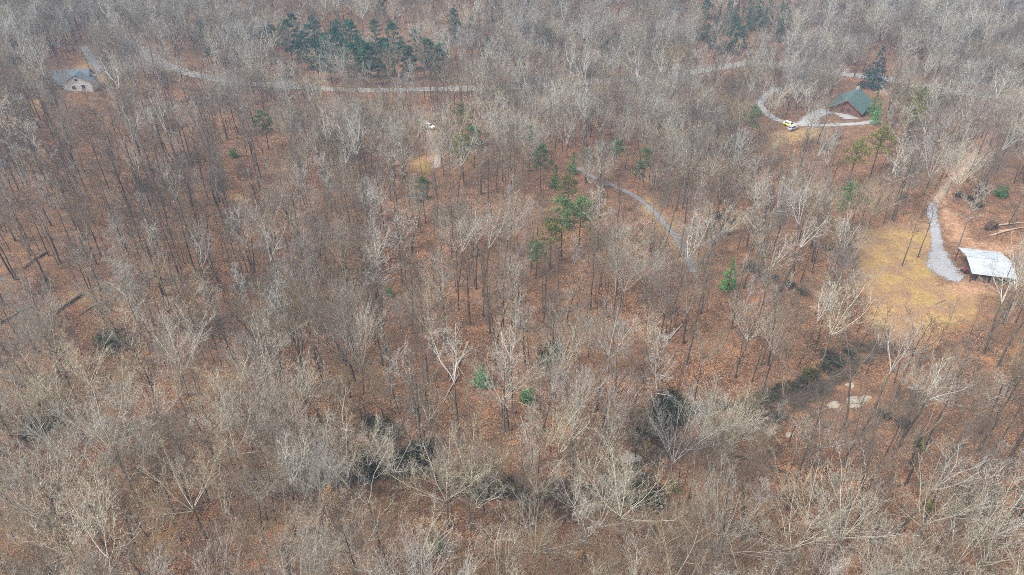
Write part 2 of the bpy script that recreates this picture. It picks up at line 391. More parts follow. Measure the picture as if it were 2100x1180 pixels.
# ------------------------------------------------------------ bare tree generator
class TG:
    """collects branch polylines by number of sides"""
    def __init__(s): s.br = []
    def add(s, pts, rads, sides, tw): s.br.append((pts, rads, sides, tw))
    def mesh(s, name, m):
        V, Fc, A = [], [], []; n0 = 0
        for pts, rads, sides, tw in s.br:
            P = np.array(pts, dtype=np.float32); k = len(P)
            d = np.empty_like(P); d[1:-1] = P[2:] - P[:-2]; d[0] = P[1] - P[0]; d[-1] = P[-1] - P[-2]
            d /= np.linalg.norm(d, axis=1, keepdims=True) + 1e-9
            ref = np.array((.2, .97, .11), dtype=np.float32); u = np.cross(d, ref); u /= np.linalg.norm(u, axis=1, keepdims=True) + 1e-9; w = np.cross(d, u)
            t = np.arange(sides) * 2 * math.pi / sides
            r = np.array(rads, dtype=np.float32)[:, None, None]
            ring = P[:, None, :] + r * (u[:, None, :] * np.cos(t)[None, :, None] + w[:, None, :] * np.sin(t)[None, :, None])
            V.append(ring.reshape(-1, 3)); A.append(np.full(k * sides, tw, dtype=np.float32))
            i = np.arange(k - 1)[:, None] * sides + n0; a = np.arange(sides)[None, :]; b = (a + 1) % sides
            Fc.append(np.stack([i + a, i + b, i + sides + b, i + sides + a], -1).reshape(-1, 4)); n0 += k * sides
        V = np.concatenate(V); Fc = np.concatenate(Fc).astype(np.int32); A = np.concatenate(A)
        me = bpy.data.meshes.new(name); me.vertices.add(len(V)); me.vertices.foreach_set('co', V.ravel())
        me.loops.add(Fc.size); me.loops.foreach_set('vertex_index', Fc.ravel())
        me.polygons.add(len(Fc)); me.polygons.foreach_set('loop_start', np.arange(len(Fc), dtype=np.int32) * 4)
        me.polygons.foreach_set('use_smooth', np.ones(len(Fc), dtype=bool))
        at = me.attributes.new('tw', 'FLOAT', 'POINT'); at.data.foreach_set('value', A)
        me.materials.append(m); me.update(calc_edges=True); return me
def unit(v):
    l = math.sqrt(v[0] ** 2 + v[1] ** 2 + v[2] ** 2) + 1e-9; return (v[0] / l, v[1] / l, v[2] / l)
def perp_rot(d, ang, az):
    a = (0, 0, 1) if abs(d[2]) < .9 else (1, 0, 0)
    u = unit((d[1] * a[2] - d[2] * a[1], d[2] * a[0] - d[0] * a[2], d[0] * a[1] - d[1] * a[0]))
    w = (d[1] * u[2] - d[2] * u[1], d[2] * u[0] - d[0] * u[2], d[0] * u[1] - d[1] * u[0])
    c, s_, ca, sa = math.cos(ang), math.sin(ang), math.cos(az), math.sin(az)
    return unit(tuple(d[i] * c + (u[i] * ca + w[i] * sa) * s_ for i in range(3)))
def grow(tg, rnd, p, d, L, r, lvl, P):
    nseg = P['segs'][lvl]; pts = [p]; rads = [r]; dirs = [d]; wob = P['wob'][lvl]; trop = P['trop'][lvl]
    rend = max(P['rmin'], r * P['taper'][lvl])
    for i in range(nseg):
        d = unit((d[0] + rnd.gauss(0, wob), d[1] + rnd.gauss(0, wob), d[2] + rnd.gauss(0, wob) + trop))
        s_ = L / nseg; p = (p[0] + d[0] * s_, p[1] + d[1] * s_, p[2] + d[2] * s_)
        pts.append(p); rads.append(r + (rend - r) * (i + 1) / nseg); dirs.append(d)
    tg.add(pts, rads, P['sides'][lvl], P['tw'][lvl])
    if lvl + 1 >= len(P['segs']): return
    n = P['kids'][lvl]; n = max(1, int(n + rnd.uniform(-.3, .3) * n)); az = rnd.uniform(0, 6.28)
    for k in range(n):
        t = P['start'][lvl] + (1 - P['start'][lvl]) * (k + rnd.random()) / n
        f = t * nseg; i = min(nseg - 1, int(f)); q = f - i
        pp = tuple(pts[i][j] + (pts[i + 1][j] - pts[i][j]) * q for j in range(3))
        rr = (rads[i] + (rads[i + 1] - rads[i]) * q)
        az += 2.4 + rnd.uniform(-.5, .5)
        dd = perp_rot(dirs[i + 1], R(P['ang'][lvl]) * rnd.uniform(.7, 1.25), az)
        ln = L * P['len'][lvl] * (1.15 - .65 * t) * rnd.uniform(.7, 1.25)
        grow(tg, rnd, pp, dd, ln, min(rr * .75, max(P['rmin'], rr * P['rk'][lvl])), lvl + 1, P)
BASEP = dict(segs=[6, 5, 4, 2], wob=[.10, .13, .16, .18], trop=[.05, .07, .07, .05], taper=[.25, .3, .5, .7], rmin=.016,
             sides=[5, 4, 3, 3], tw=[0, .1, .55, 1], kids=[8, 7, 6], start=[.22, .15, .1], ang=[42, 42, 38], len=[.50, .50, .45], rk=[.5, .5, .55])
def make_tree(seed, H, bh, limbs, form, spread=35, rad=.26, **over):
    """returns trunk and crown branch collections; form 'fork' splits into limbs, 'leader' keeps one stem to the top"""
    rnd = random.Random(seed); P = dict(BASEP); P.update(over)
    tr, cr = TG(), TG(); lean = (rnd.gauss(0, .04), rnd.gauss(0, .04))
    top = bh * H if form == 'fork' else H * .96
    n = 7 if form == 'fork' else 12; pts, rads = [(0, 0, -1.0)], [rad * 1.25]; d = unit((lean[0], lean[1], 1)); p = (0, 0, 0)
    pts.append(p); rads.append(rad * 1.12)
    w = P.get('tw_trunk', .035)
    for i in range(n):
        d = unit((d[0] + rnd.gauss(0, w), d[1] + rnd.gauss(0, w), d[2] + .12)); s_ = top / n
        p = (p[0] + d[0] * s_, p[1] + d[1] * s_, p[2] + d[2] * s_); t = (i + 1) / n
        pts.append(p); rads.append(rad * (1 - .3 * t) if form == 'fork' else max(.03, rad * (1 - .93 * t)))
    tr.add(pts, rads, 8, 0)
    if form == 'fork':
        az = rnd.uniform(0, 6.28)
        for k in range(limbs):
            az += 6.283 / limbs + rnd.uniform(-.4, .4)
            dd = perp_rot(d, R(spread) * rnd.uniform(.55, 1.2) * (0.35 if k == 0 and limbs > 3 else 1), az)
            q = pts[-1] if k < 3 else tuple(pts[-2][j] + (pts[-1][j] - pts[-2][j]) * rnd.uniform(.2, .9) for j in range(3))
            grow(cr, rnd, q, dd, (H - top) * rnd.uniform(.85, 1.08) / math.cos(R(spread) * .6), rad * (.46 if limbs < 5 else .36), 0, P)
    else:
        az = rnd.uniform(0, 6.28)
        for k in range(limbs):
            t = bh + (1 - bh) * ((k + rnd.random() * .8) / limbs) ** .9; f = 1 + t * n; i = min(n, int(f)); q = f - i
            pp = tuple(pts[i][j] + (pts[i + 1][j] - pts[i][j]) * q for j in range(3)) if i + 1 < len(pts) else pts[-1]
            az += 2.4 + rnd.uniform(-.5, .5)
            u = (t - bh) / (1 - bh); shape = (math.sin(math.pi * (.22 + .72 * u)) ** .8)
            dd = perp_rot((0, 0, 1), R(spread) * (1.25 - .65 * u) * rnd.uniform(.8, 1.2), az)
            grow(cr, rnd, pp, dd, P.get('reach', .28) * H * shape * rnd.uniform(.75, 1.2), max(.03, rads[min(i, len(rads) - 1)] * .45), 0, P)
    return tr, cr
SL = dict(kids=[7, 6, 5], len=[.40, .5, .45])
PROTO = [  # (tint words, form words, bark key, trunk key, size class, generator arguments)
    ('pale lichen-grey', 'wide spreading', 'pale', 'trunk_pale', 'wide', dict(seed=1, H=24, bh=.40, limbs=7, form='fork', spread=46, rad=.30, wob=[.09, .12, .15, .17], trop=[.07, .09, .09, .07], kids=[8, 8, 7])),
    ('tan', 'wide spreading', 'tan', 'trunk', 'wide', dict(seed=2, H=23, bh=.42, limbs=6, form='fork', spread=44, rad=.28, trop=[.08, .09, .09, .07], kids=[8, 8, 7])),
    ('silver-grey', 'fan-shaped', 'grey', 'trunk_pale', 'fan', dict(seed=3, H=25, bh=.38, limbs=7, form='fork', spread=32, rad=.28, wob=[.05, .06, .08, .12], ang=[26, 26, 26], len=[.6, .52, .5], trop=[.03, .05, .06, .06], kids=[8, 7, 6])),
    ('pale', 'fan-shaped', 'pale', 'trunk_pale', 'fan', dict(seed=4, H=23, bh=.36, limbs=8, form='fork', spread=38, rad=.28, wob=[.06, .08, .1, .12], ang=[30, 30, 28], len=[.55, .5, .5], kids=[7, 7, 6])),
    ('grey', 'tall high-crowned', 'grey', 'trunk', 'tall', dict(seed=5, H=29, bh=.58, limbs=4, form='fork', spread=26, rad=.25, **SL)),
    ('tan', 'tall high-crowned', 'tan', 'trunk', 'tall', dict(seed=6, H=28, bh=.55, limbs=4, form='fork', spread=30, rad=.23, **SL)),
    ('dark-trunked', 'tall narrow', 'dark', 'trunk', 'tall', dict(seed=7, H=28, bh=.50, limbs=15, form='leader', spread=42, rad=.25, reach=.2, **SL)),
    ('pale', 'crooked open-limbed', 'pale', 'trunk_pale', 'wide', dict(seed=8, H=22, bh=.45, limbs=4, form='fork', spread=42, rad=.26, wob=[.17, .19, .2, .2], trop=[.08, .09, .08, .06], kids=[7, 7, 6], tw_trunk=.05)),
    ('mauve-brown', 'twin-forked', 'mauve', 'trunk', 'tall', dict(seed=9, H=26, bh=.32, limbs=2, form='fork', spread=17, rad=.29, kids=[15, 9, 7], start=[.35, .15, .1], len=[.36, .5, .45])),
    ('mauve-brown', 'dense twiggy', 'mauve', 'trunk', 'fan', dict(seed=10, H=22, bh=.40, limbs=6, form='fork', spread=40, rad=.24, rmin=.013, kids=[8, 8, 8])),
    ('grey-brown', 'dense twiggy', 'dark', 'trunk', 'fan', dict(seed=11, H=23, bh=.42, limbs=6, form='fork', spread=36, rad=.26, kids=[8, 8, 7])),
    ('grey', 'low rounded', 'grey', 'trunk', 'fan', dict(seed=13, H=20, bh=.34, limbs=7, form='fork', spread=46, rad=.22, wob=[.08, .1, .13, .15], trop=[.06, .08, .08, .06], ang=[34, 34, 32])),
    ('brown', 'round-headed', 'tan', 'trunk', 'fan', dict(seed=14, H=22, bh=.45, limbs=6, form='fork', spread=40, rad=.24, trop=[.09, .1, .08, .06], kids=[8, 8, 8])),
    ('dark grey', 'leaning sparse', 'dark', 'trunk', 'tall', dict(seed=15, H=25, bh=.5, limbs=3, form='fork', spread=30, rad=.25, tw_trunk=.06, **SL)),
    ('light grey', 'straight narrow', 'grey', 'trunk_pale', 'tall', dict(seed=12, H=28, bh=.42, limbs=18, form='leader', spread=48, rad=.26, reach=.22, **SL)),
]
YSP = dict(kids=[6, 5, 5], rmin=.010, segs=[5, 4, 3, 2])
YOUNG = [
    ('tan', 'slender', 'tan', 'trunk', 'young', dict(seed=21, H=14, bh=.35, limbs=14, form='leader', spread=38, rad=.10, reach=.24, **YSP)),
    ('mauve-brown', 'slender', 'mauve', 'trunk', 'young', dict(seed=22, H=12, bh=.3, limbs=13, form='leader', spread=45, rad=.09, reach=.28, **YSP)),
    ('grey', 'slender leaning', 'grey', 'trunk_pale', 'young', dict(seed=23, H=16, bh=.45, limbs=12, form='leader', spread=35, rad=.11, reach=.2, tw_trunk=.07, **YSP)),
    ('dark', 'thin straight', 'dark', 'trunk', 'young', dict(seed=24, H=18, bh=.6, limbs=9, form='leader', spread=40, rad=.12, reach=.15, **YSP)),
]
def proto_mesh(p):
    tr, cr = make_tree(**p[5]); return tr.mesh('trunk', M[p[3]]), cr.mesh('crown', M[p[2]])
PM = [proto_mesh(p) for p in PROTO]; YM = [proto_mesh(p) for p in YOUNG]
BIG = {'wide': [0, 1, 7], 'fan': [2, 3, 9, 10, 11, 12], 'tall': [4, 5, 6, 8, 13, 14]}

# ------------------------------------------------------------ where things stand
# things that must stay clear of trunks and of crowns in front of them: (pixel box, share of trees removed)
CLEAR_PX = [((1968, 508, 2092, 572), .93), ((1712, 158, 1784, 250), 1.05), ((108, 134, 206, 192), 1.12), ((866, 252, 902, 335), .95),
            ((1606, 250, 1640, 276), 1.22), ((1640, 232, 1790, 262), .8), ((1300, 400, 1428, 556), .28), ((1905, 425, 1975, 580), .93), ((1775, 470, 1900, 640), .88),
            ((1560, 190, 1600, 250), .65), ((280, 104, 400, 158), .95), ((1960, 185, 2100, 210), .6), ((1850, 440, 2060, 500), .75),
            ((970, 750, 1012, 800), .8), ((1062, 795, 1102, 832), .8), ((1125, 330, 1200, 400), .6), ((1125, 410, 1215, 480), .6), ((1485, 530, 1512, 600), .6), ((780, 250, 830, 300), .0),
            ((1430, 10, 1460, 85), .6), ((1780, 120, 1820, 165), .7)]
EPOS = [('teal', p) for p in ((600, 52), (622, 78), (650, 60), (645, 98), (688, 82), (700, 112), (722, 72), (745, 100), (768, 62), (770, 105), (805, 72), (822, 98), (852, 80), (690, 58), (412, 62), (425, 92), (540, 48), (575, 60), (930, 38), (968, 42), (1185, 58), (880, 100), (1125, 78), (1250, 88), (1282, 92), (1268, 55), (785, 8), (1450, 5), (1000, 98))]
EPOS += [('teal', p) for p in ((560, 62), (545, 75), (525, 55), (400, 75), (433, 72), (915, 90), (940, 55), (590, 70), (612, 95), (632, 70), (665, 85), (672, 108), (705, 92), (722, 118), (735, 85), (755, 118), (785, 95), (795, 115), (838, 110), (870, 100), (640, 45), (715, 60), (900, 108))]
EPOS += [('cedar', p) for p in ((1445, 48), (1463, 62), (1490, 40), (1512, 30), (1556, 22), (1600, 30), (1500, 72), (1602, 58), (1540, 12), (1580, 10), (1520, 50), (1570, 40), (1500, 18), (1475, 35), (1612, 20), (1683, 22), (1062, 150), (1530, 68))]
EPOS += [('spruce', (1798, 145))]
EPOS += [('pine', p) for p in ((1155, 448), (1192, 428), (1110, 328), (1088, 272), (1325, 330), (970, 278), (868, 395), (1100, 512), (1740, 410), (1265, 300), (1545, 245), (538, 245), (1312, 352))]
EPOS += [('olive', p) for p in ((1885, 215), (1872, 240), (1805, 298), (1755, 322), (1165, 390), (947, 246), (948, 312), (1130, 485), (1205, 330))]
EPOS += [('hollytall', p) for p in ((1140, 362), (1176, 334), (1498, 562), (1795, 212), (1800, 232))]
EPOS += [('holly', p) for p in ((990, 775), (1081, 812), (478, 314), (800, 600), (2055, 392))]
EPOS += [('rhodo', p) for p in ((1412, 842), (1446, 836), (1510, 838), (1525, 828), (1558, 818), (1590, 803), (1622, 792), (1645, 780), (1668, 768), (1690, 752), (1712, 738), (1740, 722), (1360, 832), (1388, 862), (1475, 445), (1458, 462), (1500, 455), (1488, 475), (1130, 722), (1118, 738), (1378, 818), (1352, 845), (1330, 868), (1312, 892), (1345, 875), (1372, 850), (1395, 838), (1300, 1028), (1322, 1012), (1345, 1030), (852, 932), (872, 918), (838, 945), (745, 940), (760, 955), (800, 890), (772, 882), (1600, 795), (1575, 808), (1480, 832), (1540, 842), (1990, 408), (1965, 400), (2010, 420), (1695, 728), (1718, 745),
          (95, 870), (60, 885), (1562, 560), (1590, 570), (1620, 585), (1645, 598), (1540, 548), (1000, 985), (1040, 1000), (975, 1010), (1455, 842), (1430, 838), (230, 700), (215, 690), (1815, 850), (1850, 865))]
EPOS += [('smallolive', p) for p in ((1655, 765), (1905, 1040), (900, 1118), (1888, 912), (1560, 270), (1700, 505), (1740, 500), (1950, 330), (1380, 1000), (1120, 1010), (640, 985), (1060, 1005), (1690, 300))]
ER = {'pine': (22, 22, .85), 'teal': (12, 14, .5), 'olive': (22, 22, .6), 'cedar': (8, 20, .7), 'spruce': (22, 25, .9), 'holly': (17, 22, 1.2), 'hollytall': (16, 30, 1.0), 'rhodo': (8, 8, .25), 'smallolive': (6, 6, .3)}
CLEAR_PX += [((x - ER[k_][0], y - ER[k_][1], x + ER[k_][0], y + ER[k_][1]), ER[k_][2]) for k_, (x, y) in EPOS]
CLEAR_PX += [((585, 66, 890, 122), .55), ((1305, 815, 1400, 900), .8), ((1400, 822, 1620, 850), .6), ((1600, 740, 1750, 800), .4), ((1290, 1000, 1355, 1045), .65), ((725, 905, 885, 955), .3), ((1740, 808, 1775, 842), .5), ((900, 700, 960, 825), .75), ((110, 600, 180, 650), .7), ((2020, 450, 2100, 490), .8)]
SOFT = .82
CLEAR_PX += [((1480, 0, 1615, 50), .2), ((1430, 5, 1462, 90), .6), ((1770, 110, 1830, 185), .85)]
HOLES = [gnd(x, y).to_2d() for x, y in ((2030, 560), (1748, 235), (155, 180), (880, 262), (1622, 262))]
def blocked(x, y, hgt, rnd, wide=0.0):
    for pts, w in PATHS:
        if abs(pts[0][0] - x) > 400: continue
        if pdist(x, y, pts) < w * .55: return True
    if polymask(x, y, GW[:1], 1.0) > .5 and rnd.random() < .94: return True
    if polymask(x, y, GW[1:] + DW, 1.0) > .5 and rnd.random() < .85: return True
    for q, rr in zip(HOLES, (10, 9, 13, 5, 6)):
        if math.hypot(q[0] - x, q[1] - y) < rr: return True
    z = h(x, y); b = proj(x, y, z); t = proj(x, y, z + hgt)
    for (x0, y0, x1, y1), pr in CLEAR_PX:
        if pr == 0: continue
        for k in range(7):
            f = k / 6; qx = b[0] + (t[0] - b[0]) * f; qy = b[1] + (t[1] - b[1]) * f
            m = wide * .6 * F / b[2] * (.15 + .85 * f)
            if x0 - m < qx < x1 + m and y0 < qy < y1:
                if rnd.random() < pr * SOFT: return True
                break
    return False
def framed(x, y, z, hgt):
    b = proj(x, y, z); t = proj(x, y, z + hgt)
    return b[2] > 10 and -130 < max(b[0], t[0]) and min(b[0], t[0]) < 2230 and t[1] < 1240 and b[1] > -90
rnd = random.Random(77)
SZ = {'wide': .64, 'fan': .63, 'tall': .82}
BTREES = []      # x, y, proto index, scale, rotation, lean
def put_big(x, y, k, s=None, rz=None):
    BTREES.append([x, y, k, (s or rnd.uniform(.78, 1.15)) * SZ[PROTO[k][4]], rz if rz is not None else rnd.uniform(0, 6.28)])
# hand-placed landmark trees: crown middle in the photograph, proto
LAND = [(430, 590, 10, 1.0), (565, 640, 10, .95), (470, 640, 9, .9), (330, 420, 10, 1.0), (90, 600, 10, .9), (1165, 268, 3, .95), (455, 215, 3, 1.0), (500, 215, 2, 1.0), (640, 495, 2, 1.0), (1475, 455, 3, 1.0), (1800, 410, 3, .9), (250, 672, 3, .95), (355, 725, 3, 1.05), (590, 850, 2, 1.2),
        (1395, 905, 2, 1.15), (1430, 940, 10, 1.0), (505, 590, 10, 1.0), (540, 600, 9, .9), (615, 665, 2, .75), (715, 620, 2, .8), (160, 745, 3, .95), (520, 750, 3, .9), (640, 790, 2, .9),
        (120, 940, 0, 1.1), (60, 850, 0, 1.0), (60, 960, 7, 1.1), (380, 1000, 0, 1.1), (450, 970, 7, 1.0), (560, 880, 2, 1.0), (290, 830, 0, 1.0), (910, 975, 0, 1.1), (960, 1000, 7, 1.0), (1100, 960, 3, 1.0),
        (1130, 880, 3, .85), (780, 810, 9, 1.1), (730, 790, 1, 1.0), (1680, 1020, 3, 1.15), (1750, 1060, 3, 1.1), (1640, 1080, 0, 1.0), (1500, 1060, 1, 1.0), (1840, 1120, 0, 1.1), (2060, 1120, 7, 1.1),
        (200, 1100, 0, 1.15), (640, 1010, 2, 1.0), (1100, 1080, 3, 1.0), (1250, 1110, 1, 1.0), (860, 1110, 7, 1.0), (1540, 830, 9, 1.0), (1640, 840, 10, .95), (1700, 880, 0, .8), (1900, 800, 3, .9),
        (1080, 620, 4, 1.0), (905, 570, 4, 1.05), (905, 555, 14, 1.0), (1225, 425, 14, 1.0), (1270, 560, 5, 1.0), (1580, 560, 1, .85), (1690, 580, 9, .9), (1340, 290, 3, .8), (1480, 240, 9, 1.0), (730, 270, 4, 1.1), (690, 240, 2, 1.0), (1920, 330, 9, .9), (1960, 300, 3, .7)]
for px, py, k, s in LAND:
    Hh = PROTO[k][5]['H'] * s * SZ[PROTO[k][4]]; g = gnd(px, py, Hh * .72)
    if g.y > 28: put_big(g.x, g.y, k, s * .98)
for px, py in ((1850, 545), (1882, 528)):    # the two dark trees standing in the grass clearing
    g = gnd(px, py); put_big(g.x, g.y, 6, .75)
g = gnd(1963, 512); put_big(g.x, g.y, 14, .85)
TAKEN = [(t[0], t[1]) for t in BTREES]
def near_taken(x, y, d): return any(abs(a - x) < d and abs(b - y) < d for a, b in TAKEN)
cell = 5.1; iy = 0; y = 26.0
while y < 470:
    x = -330.0
    while x < 330:
        X0, Y0 = x + rnd.uniform(-.48, .48) * cell, y + rnd.uniform(-.48, .48) * cell; x += cell
        z = h(X0, Y0)
        if not framed(X0, Y0, z, 27): continue
        b = proj(X0, Y0, z); px, py = b[0], b[1]
        clump = mnoise.noise(Vector((X0 / 22, Y0 / 22, 3.1)))
        keep = .60 + .5 * clump
        if 560 < px < 1650 and 400 < py < 900: keep -= .0; w = (.07, .22, .71)
        elif py >= 880: keep += .20; w = (.5, .38, .12)
        elif px <= 560 and 250 < py < 800: w = (.16, .28, .56)
        elif px >= 1650 and py > 560: w = (.3, .3, .4)
        else: keep += .22; w = (.25, .45, .30)
        if px > 1500 and 850 < py < 1120: w = (.15, .2, .65)
        if rnd.random() > keep: continue
        r = rnd.random(); cls = 'wide' if r < w[0] else 'fan' if r < w[0] + w[1] else 'tall'
        if near_taken(X0, Y0, 4.0): continue
        if blocked(X0, Y0, 25, rnd, 3.0 if cls != 'tall' else 1.5): continue
        ks = BIG[cls]
        if px <= 560 and 250 < py < 650: k = rnd.choice([6, 6, 8, 10, 13, 14, 4, 5])
        elif px > 1500 and 850 < py < 1120: k = rnd.choice([6, 6, 8, 13, 5, 4])
        else: k = rnd.choice(ks)
        put_big(X0, Y0, k)
    y += cell
YTREES = []
cell = 4.6; y = 34.0
while y < 470:
    x = -330.0
    while x < 330:
        X0, Y0 = x + rnd.uniform(-.5, .5) * cell, y + rnd.uniform(-.5, .5) * cell; x += cell
        z = h(X0, Y0)
        if not framed(X0, Y0, z, 14): continue
        cl = mnoise.noise(Vector((X0 / 16, Y0 / 16, 9.7)))
        if rnd.random() > .50 + .6 * cl: continue
        if blocked(X0, Y0, 14, rnd, 1.0): continue
        YTREES.append([X0, Y0, rnd.choice([0, 1, 2, 3]), rnd.uniform(.65, 1.15), rnd.uniform(0, 6.28)])
    y += cell

# labels from where a tree shows in the picture
COLS = ['left edge', 'far left', 'left', 'left of centre', 'centre', 'right of centre', 'right', 'far right', 'right edge']
ROWS = ['top of picture', 'far woods', 'upper middle', 'above the middle', 'below the middle', 'lower part', 'near the bottom', 'bottom edge']
def zone(px, py):
    c = max(0, min(8, int(px / 2100 * 9))); r = max(0, min(7, int(py / 1180 * 8))); return ROWS[r] + ', ' + COLS[c]
ORD = {2: ['left of two', 'right of two'], 3: ['leftmost of three', 'middle of three', 'rightmost of three']}
ORDN = ['first', 'second', 'third', 'fourth', 'fifth', 'sixth', 'seventh', 'eighth', 'ninth', 'tenth', 'eleventh', 'twelfth', 'thirteenth', 'fourteenth', 'fifteenth', 'sixteenth', 'seventeenth', 'eighteenth', 'nineteenth', 'twentieth', 'twenty-first', 'twenty-second', 'twenty-third', 'twenty-fourth', 'twenty-fifth']
def label_all(items):
    """items: (object, base words, px, py) -> a label for each; the ones alike are told apart from left to right"""
    d = {}
    for o, w, px, py in items: d.setdefault((w, zone(px, py)), []).append((px, py, o))
    for (w, z), lst in d.items():
        lst.sort(key=lambda t: t[0])
        for i, t in enumerate(lst):
            n = len(lst)
            s = '' if n == 1 else ', ' + (ORD[n][i] if n in ORD else ORDN[min(i, 24)] + ' from left')
            t[2]['label'] = w + ', ' + z + s
def vis_key(t, H):
    z = h(t[0], t[1]); b = proj(t[0], t[1], z + H * .5)
    inside = -20 < b[0] < 2120 and -20 < b[1] < 1200
    return (0 if inside else 1, b[2])
def plant(trees, protos, meshes, name, words, cat, group, n):
    trees.sort(key=lambda t: vis_key(t, protos[t[2]][5]['H'] * t[3]))
    # every proto's first specimen is an individual, its parts are the source of the far ones
    solo = trees[:n]; rest = trees[n:]; items = []; src = {}
    for x, y, k, s, rz in solo:
        e = empty(name, (x, y, h(x, y)), rz, s); e.scale.z = s * (1 + .14 * math.sin(rz * 7)); e.rotation_euler = (math.cos(rz * 3) * .03, math.sin(rz * 5) * .03, rz)
        tr = link_mesh('trunk', meshes[k][0], e); cr = link_mesh('crown', meshes[k][1], e)
        src.setdefault(k, (tr, cr)); tag(e, cat=cat, group=group)
        H = protos[k][5]['H'] * s; b = proj(x, y, h(x, y) + H * .65)
        items.append((e, words(protos[k]), b[0], b[1]))
    label_all(items); return rest, src
restB, srcB = plant(BTREES, PROTO, PM, 'bare_tree', lambda p: f'{p[0]} {p[1]} bare tree', 'tree', 'tall bare trees of the wood', 300)
restY, srcY = plant(YTREES, YOUNG, YM, 'young_tree', lambda p: f'{p[0]} {p[1]} young bare tree', 'young tree', 'slender young trees of the understorey', 300)

def scatter(name, items, src, label, cat):
    """one object: a cloud of points that geometry nodes turn into copies of the given meshes"""
    me = bpy.data.meshes.new(name); me.from_pydata([(t[0], t[1], h(t[0], t[1])) for t in items], [], [])
    for nm, typ, vals in (('kind_id', 'INT', [t[2] for t in items]), ('size', 'FLOAT', [t[3] for t in items]), ('turn', 'FLOAT', [t[4] for t in items])):
        at = me.attributes.new(nm, typ, 'POINT'); at.data.foreach_set('value', vals)
    o = link_mesh(name, me); tag(o, label, cat, kind='stuff')
    g = bpy.data.node_groups.new(name + '_nodes', 'GeometryNodeTree')
    g.interface.new_socket('Geometry', in_out='INPUT', socket_type='NodeSocketGeometry'); g.interface.new_socket('Geometry', in_out='OUTPUT', socket_type='NodeSocketGeometry')
    gi, go = g.nodes.new('NodeGroupInput'), g.nodes.new('NodeGroupOutput'); J = g.nodes.new('GeometryNodeJoinGeometry'); L = g.links.new
    def attr(nm, typ):
        n = g.nodes.new('GeometryNodeInputNamedAttribute'); n.data_type = typ; n.inputs[0].default_value = nm; return n.outputs[0]
    kid, siz, trn = attr('kind_id', 'INT'), attr('size', 'FLOAT'), attr('turn', 'FLOAT')
    cx = g.nodes.new('ShaderNodeCombineXYZ'); L(trn, cx.inputs[2]); sx = g.nodes.new('ShaderNodeCombineXYZ')
    for i in range(3): L(siz, sx.inputs[i])
    for k, objs in src.items():
        cmp_ = g.nodes.new('FunctionNodeCompare'); cmp_.data_type = 'INT'; cmp_.operation = 'EQUAL'; L(kid, cmp_.inputs[2]); cmp_.inputs[3].default_value = k
        for ob in objs:
            oi = g.nodes.new('GeometryNodeObjectInfo'); oi.transform_space = 'ORIGINAL'; oi.inputs['Object'].default_value = ob; oi.inputs['As Instance'].default_value = True
            ip = g.nodes.new('GeometryNodeInstanceOnPoints'); L(gi.outputs[0], ip.inputs['Points']); L(cmp_.outputs[0], ip.inputs['Selection'])
            L(oi.outputs['Geometry'], ip.inputs['Instance']); L(cx.outputs[0], ip.inputs['Rotation']); L(sx.outputs[0], ip.inputs['Scale'])
            L(ip.outputs[0], J.inputs[0])
    L(J.outputs[0], go.inputs[0]); md = o.modifiers.new('scatter', 'NODES'); md.node_group = g; return o
scatter('distant_wood', restB, srcB, 'leafless grey and brown wood covering the far ground and slopes', 'woodland')
scatter('distant_understorey', restY, srcY, 'thin young leafless trees filling the far wood', 'woodland')
print('TREES', len(BTREES), len(YTREES))

# ------------------------------------------------------------ brush and saplings on the forest floor
def make_brush(seed, Hh, n, spread, key):
    r = random.Random(seed); t = TG(); P = dict(BASEP); P.update(segs=[4, 3, 2], kids=[6, 4], rmin=.012, wob=[.14, .2, .2], ang=[35, 40, 40], len=[.5, .45, .4], sides=[3, 3, 3], tw=[.3, .7, 1])
    for i in range(n):
        a = r.uniform(0, 6.28); rr = r.uniform(0, spread) * .4
        grow(t, r, (math.cos(a) * rr, math.sin(a) * rr, -.2), perp_rot((0, 0, 1), r.uniform(.05, .7), a), Hh * r.uniform(.6, 1.1), .03, 0, P)
    return t.mesh('branches', M[key])
BR = [('brown', make_brush(31, 3.0, 9, 2.5, 'mauve')), ('tan', make_brush(32, 2.4, 8, 2.2, 'tan')), ('dark', make_brush(33, 3.6, 11, 3, 'dark'))]
items = []; cell = 5.2; y = 32.0; rb = random.Random(5)
while y < 430:
    x = -310.0
    while x < 310:
        X0, Y0 = x + rb.uniform(-.5, .5) * cell, y + rb.uniform(-.5, .5) * cell; x += cell
        z = h(X0, Y0); b = proj(X0, Y0, z)
        if not (-60 < b[0] < 2160 and -40 < b[1] < 1220): continue
        keep = .22 + .75 * mnoise.noise(Vector((X0 / 25, Y0 / 25, 21.7)))
        if 600 < b[0] < 1500 and 450 < b[1] < 850: keep -= .18
        if b[1] > 850: keep += .15
        ck = CREEK_B[0] < X0 < CREEK_B[1] and CREEK_B[2] < Y0 < CREEK_B[3] and pdist(X0, Y0, CREEK) < 8 and b[0] > 700 and rb.random() < .5
        if not ck and (rb.random() > keep or blocked(X0, Y0, 3, rb, 1.0)): continue
        items.append([X0, Y0, 2 if ck else rb.choice([0, 1, 2, 0]), rb.uniform(.5, 1.2), rb.uniform(0, 6.28)])
    y += cell
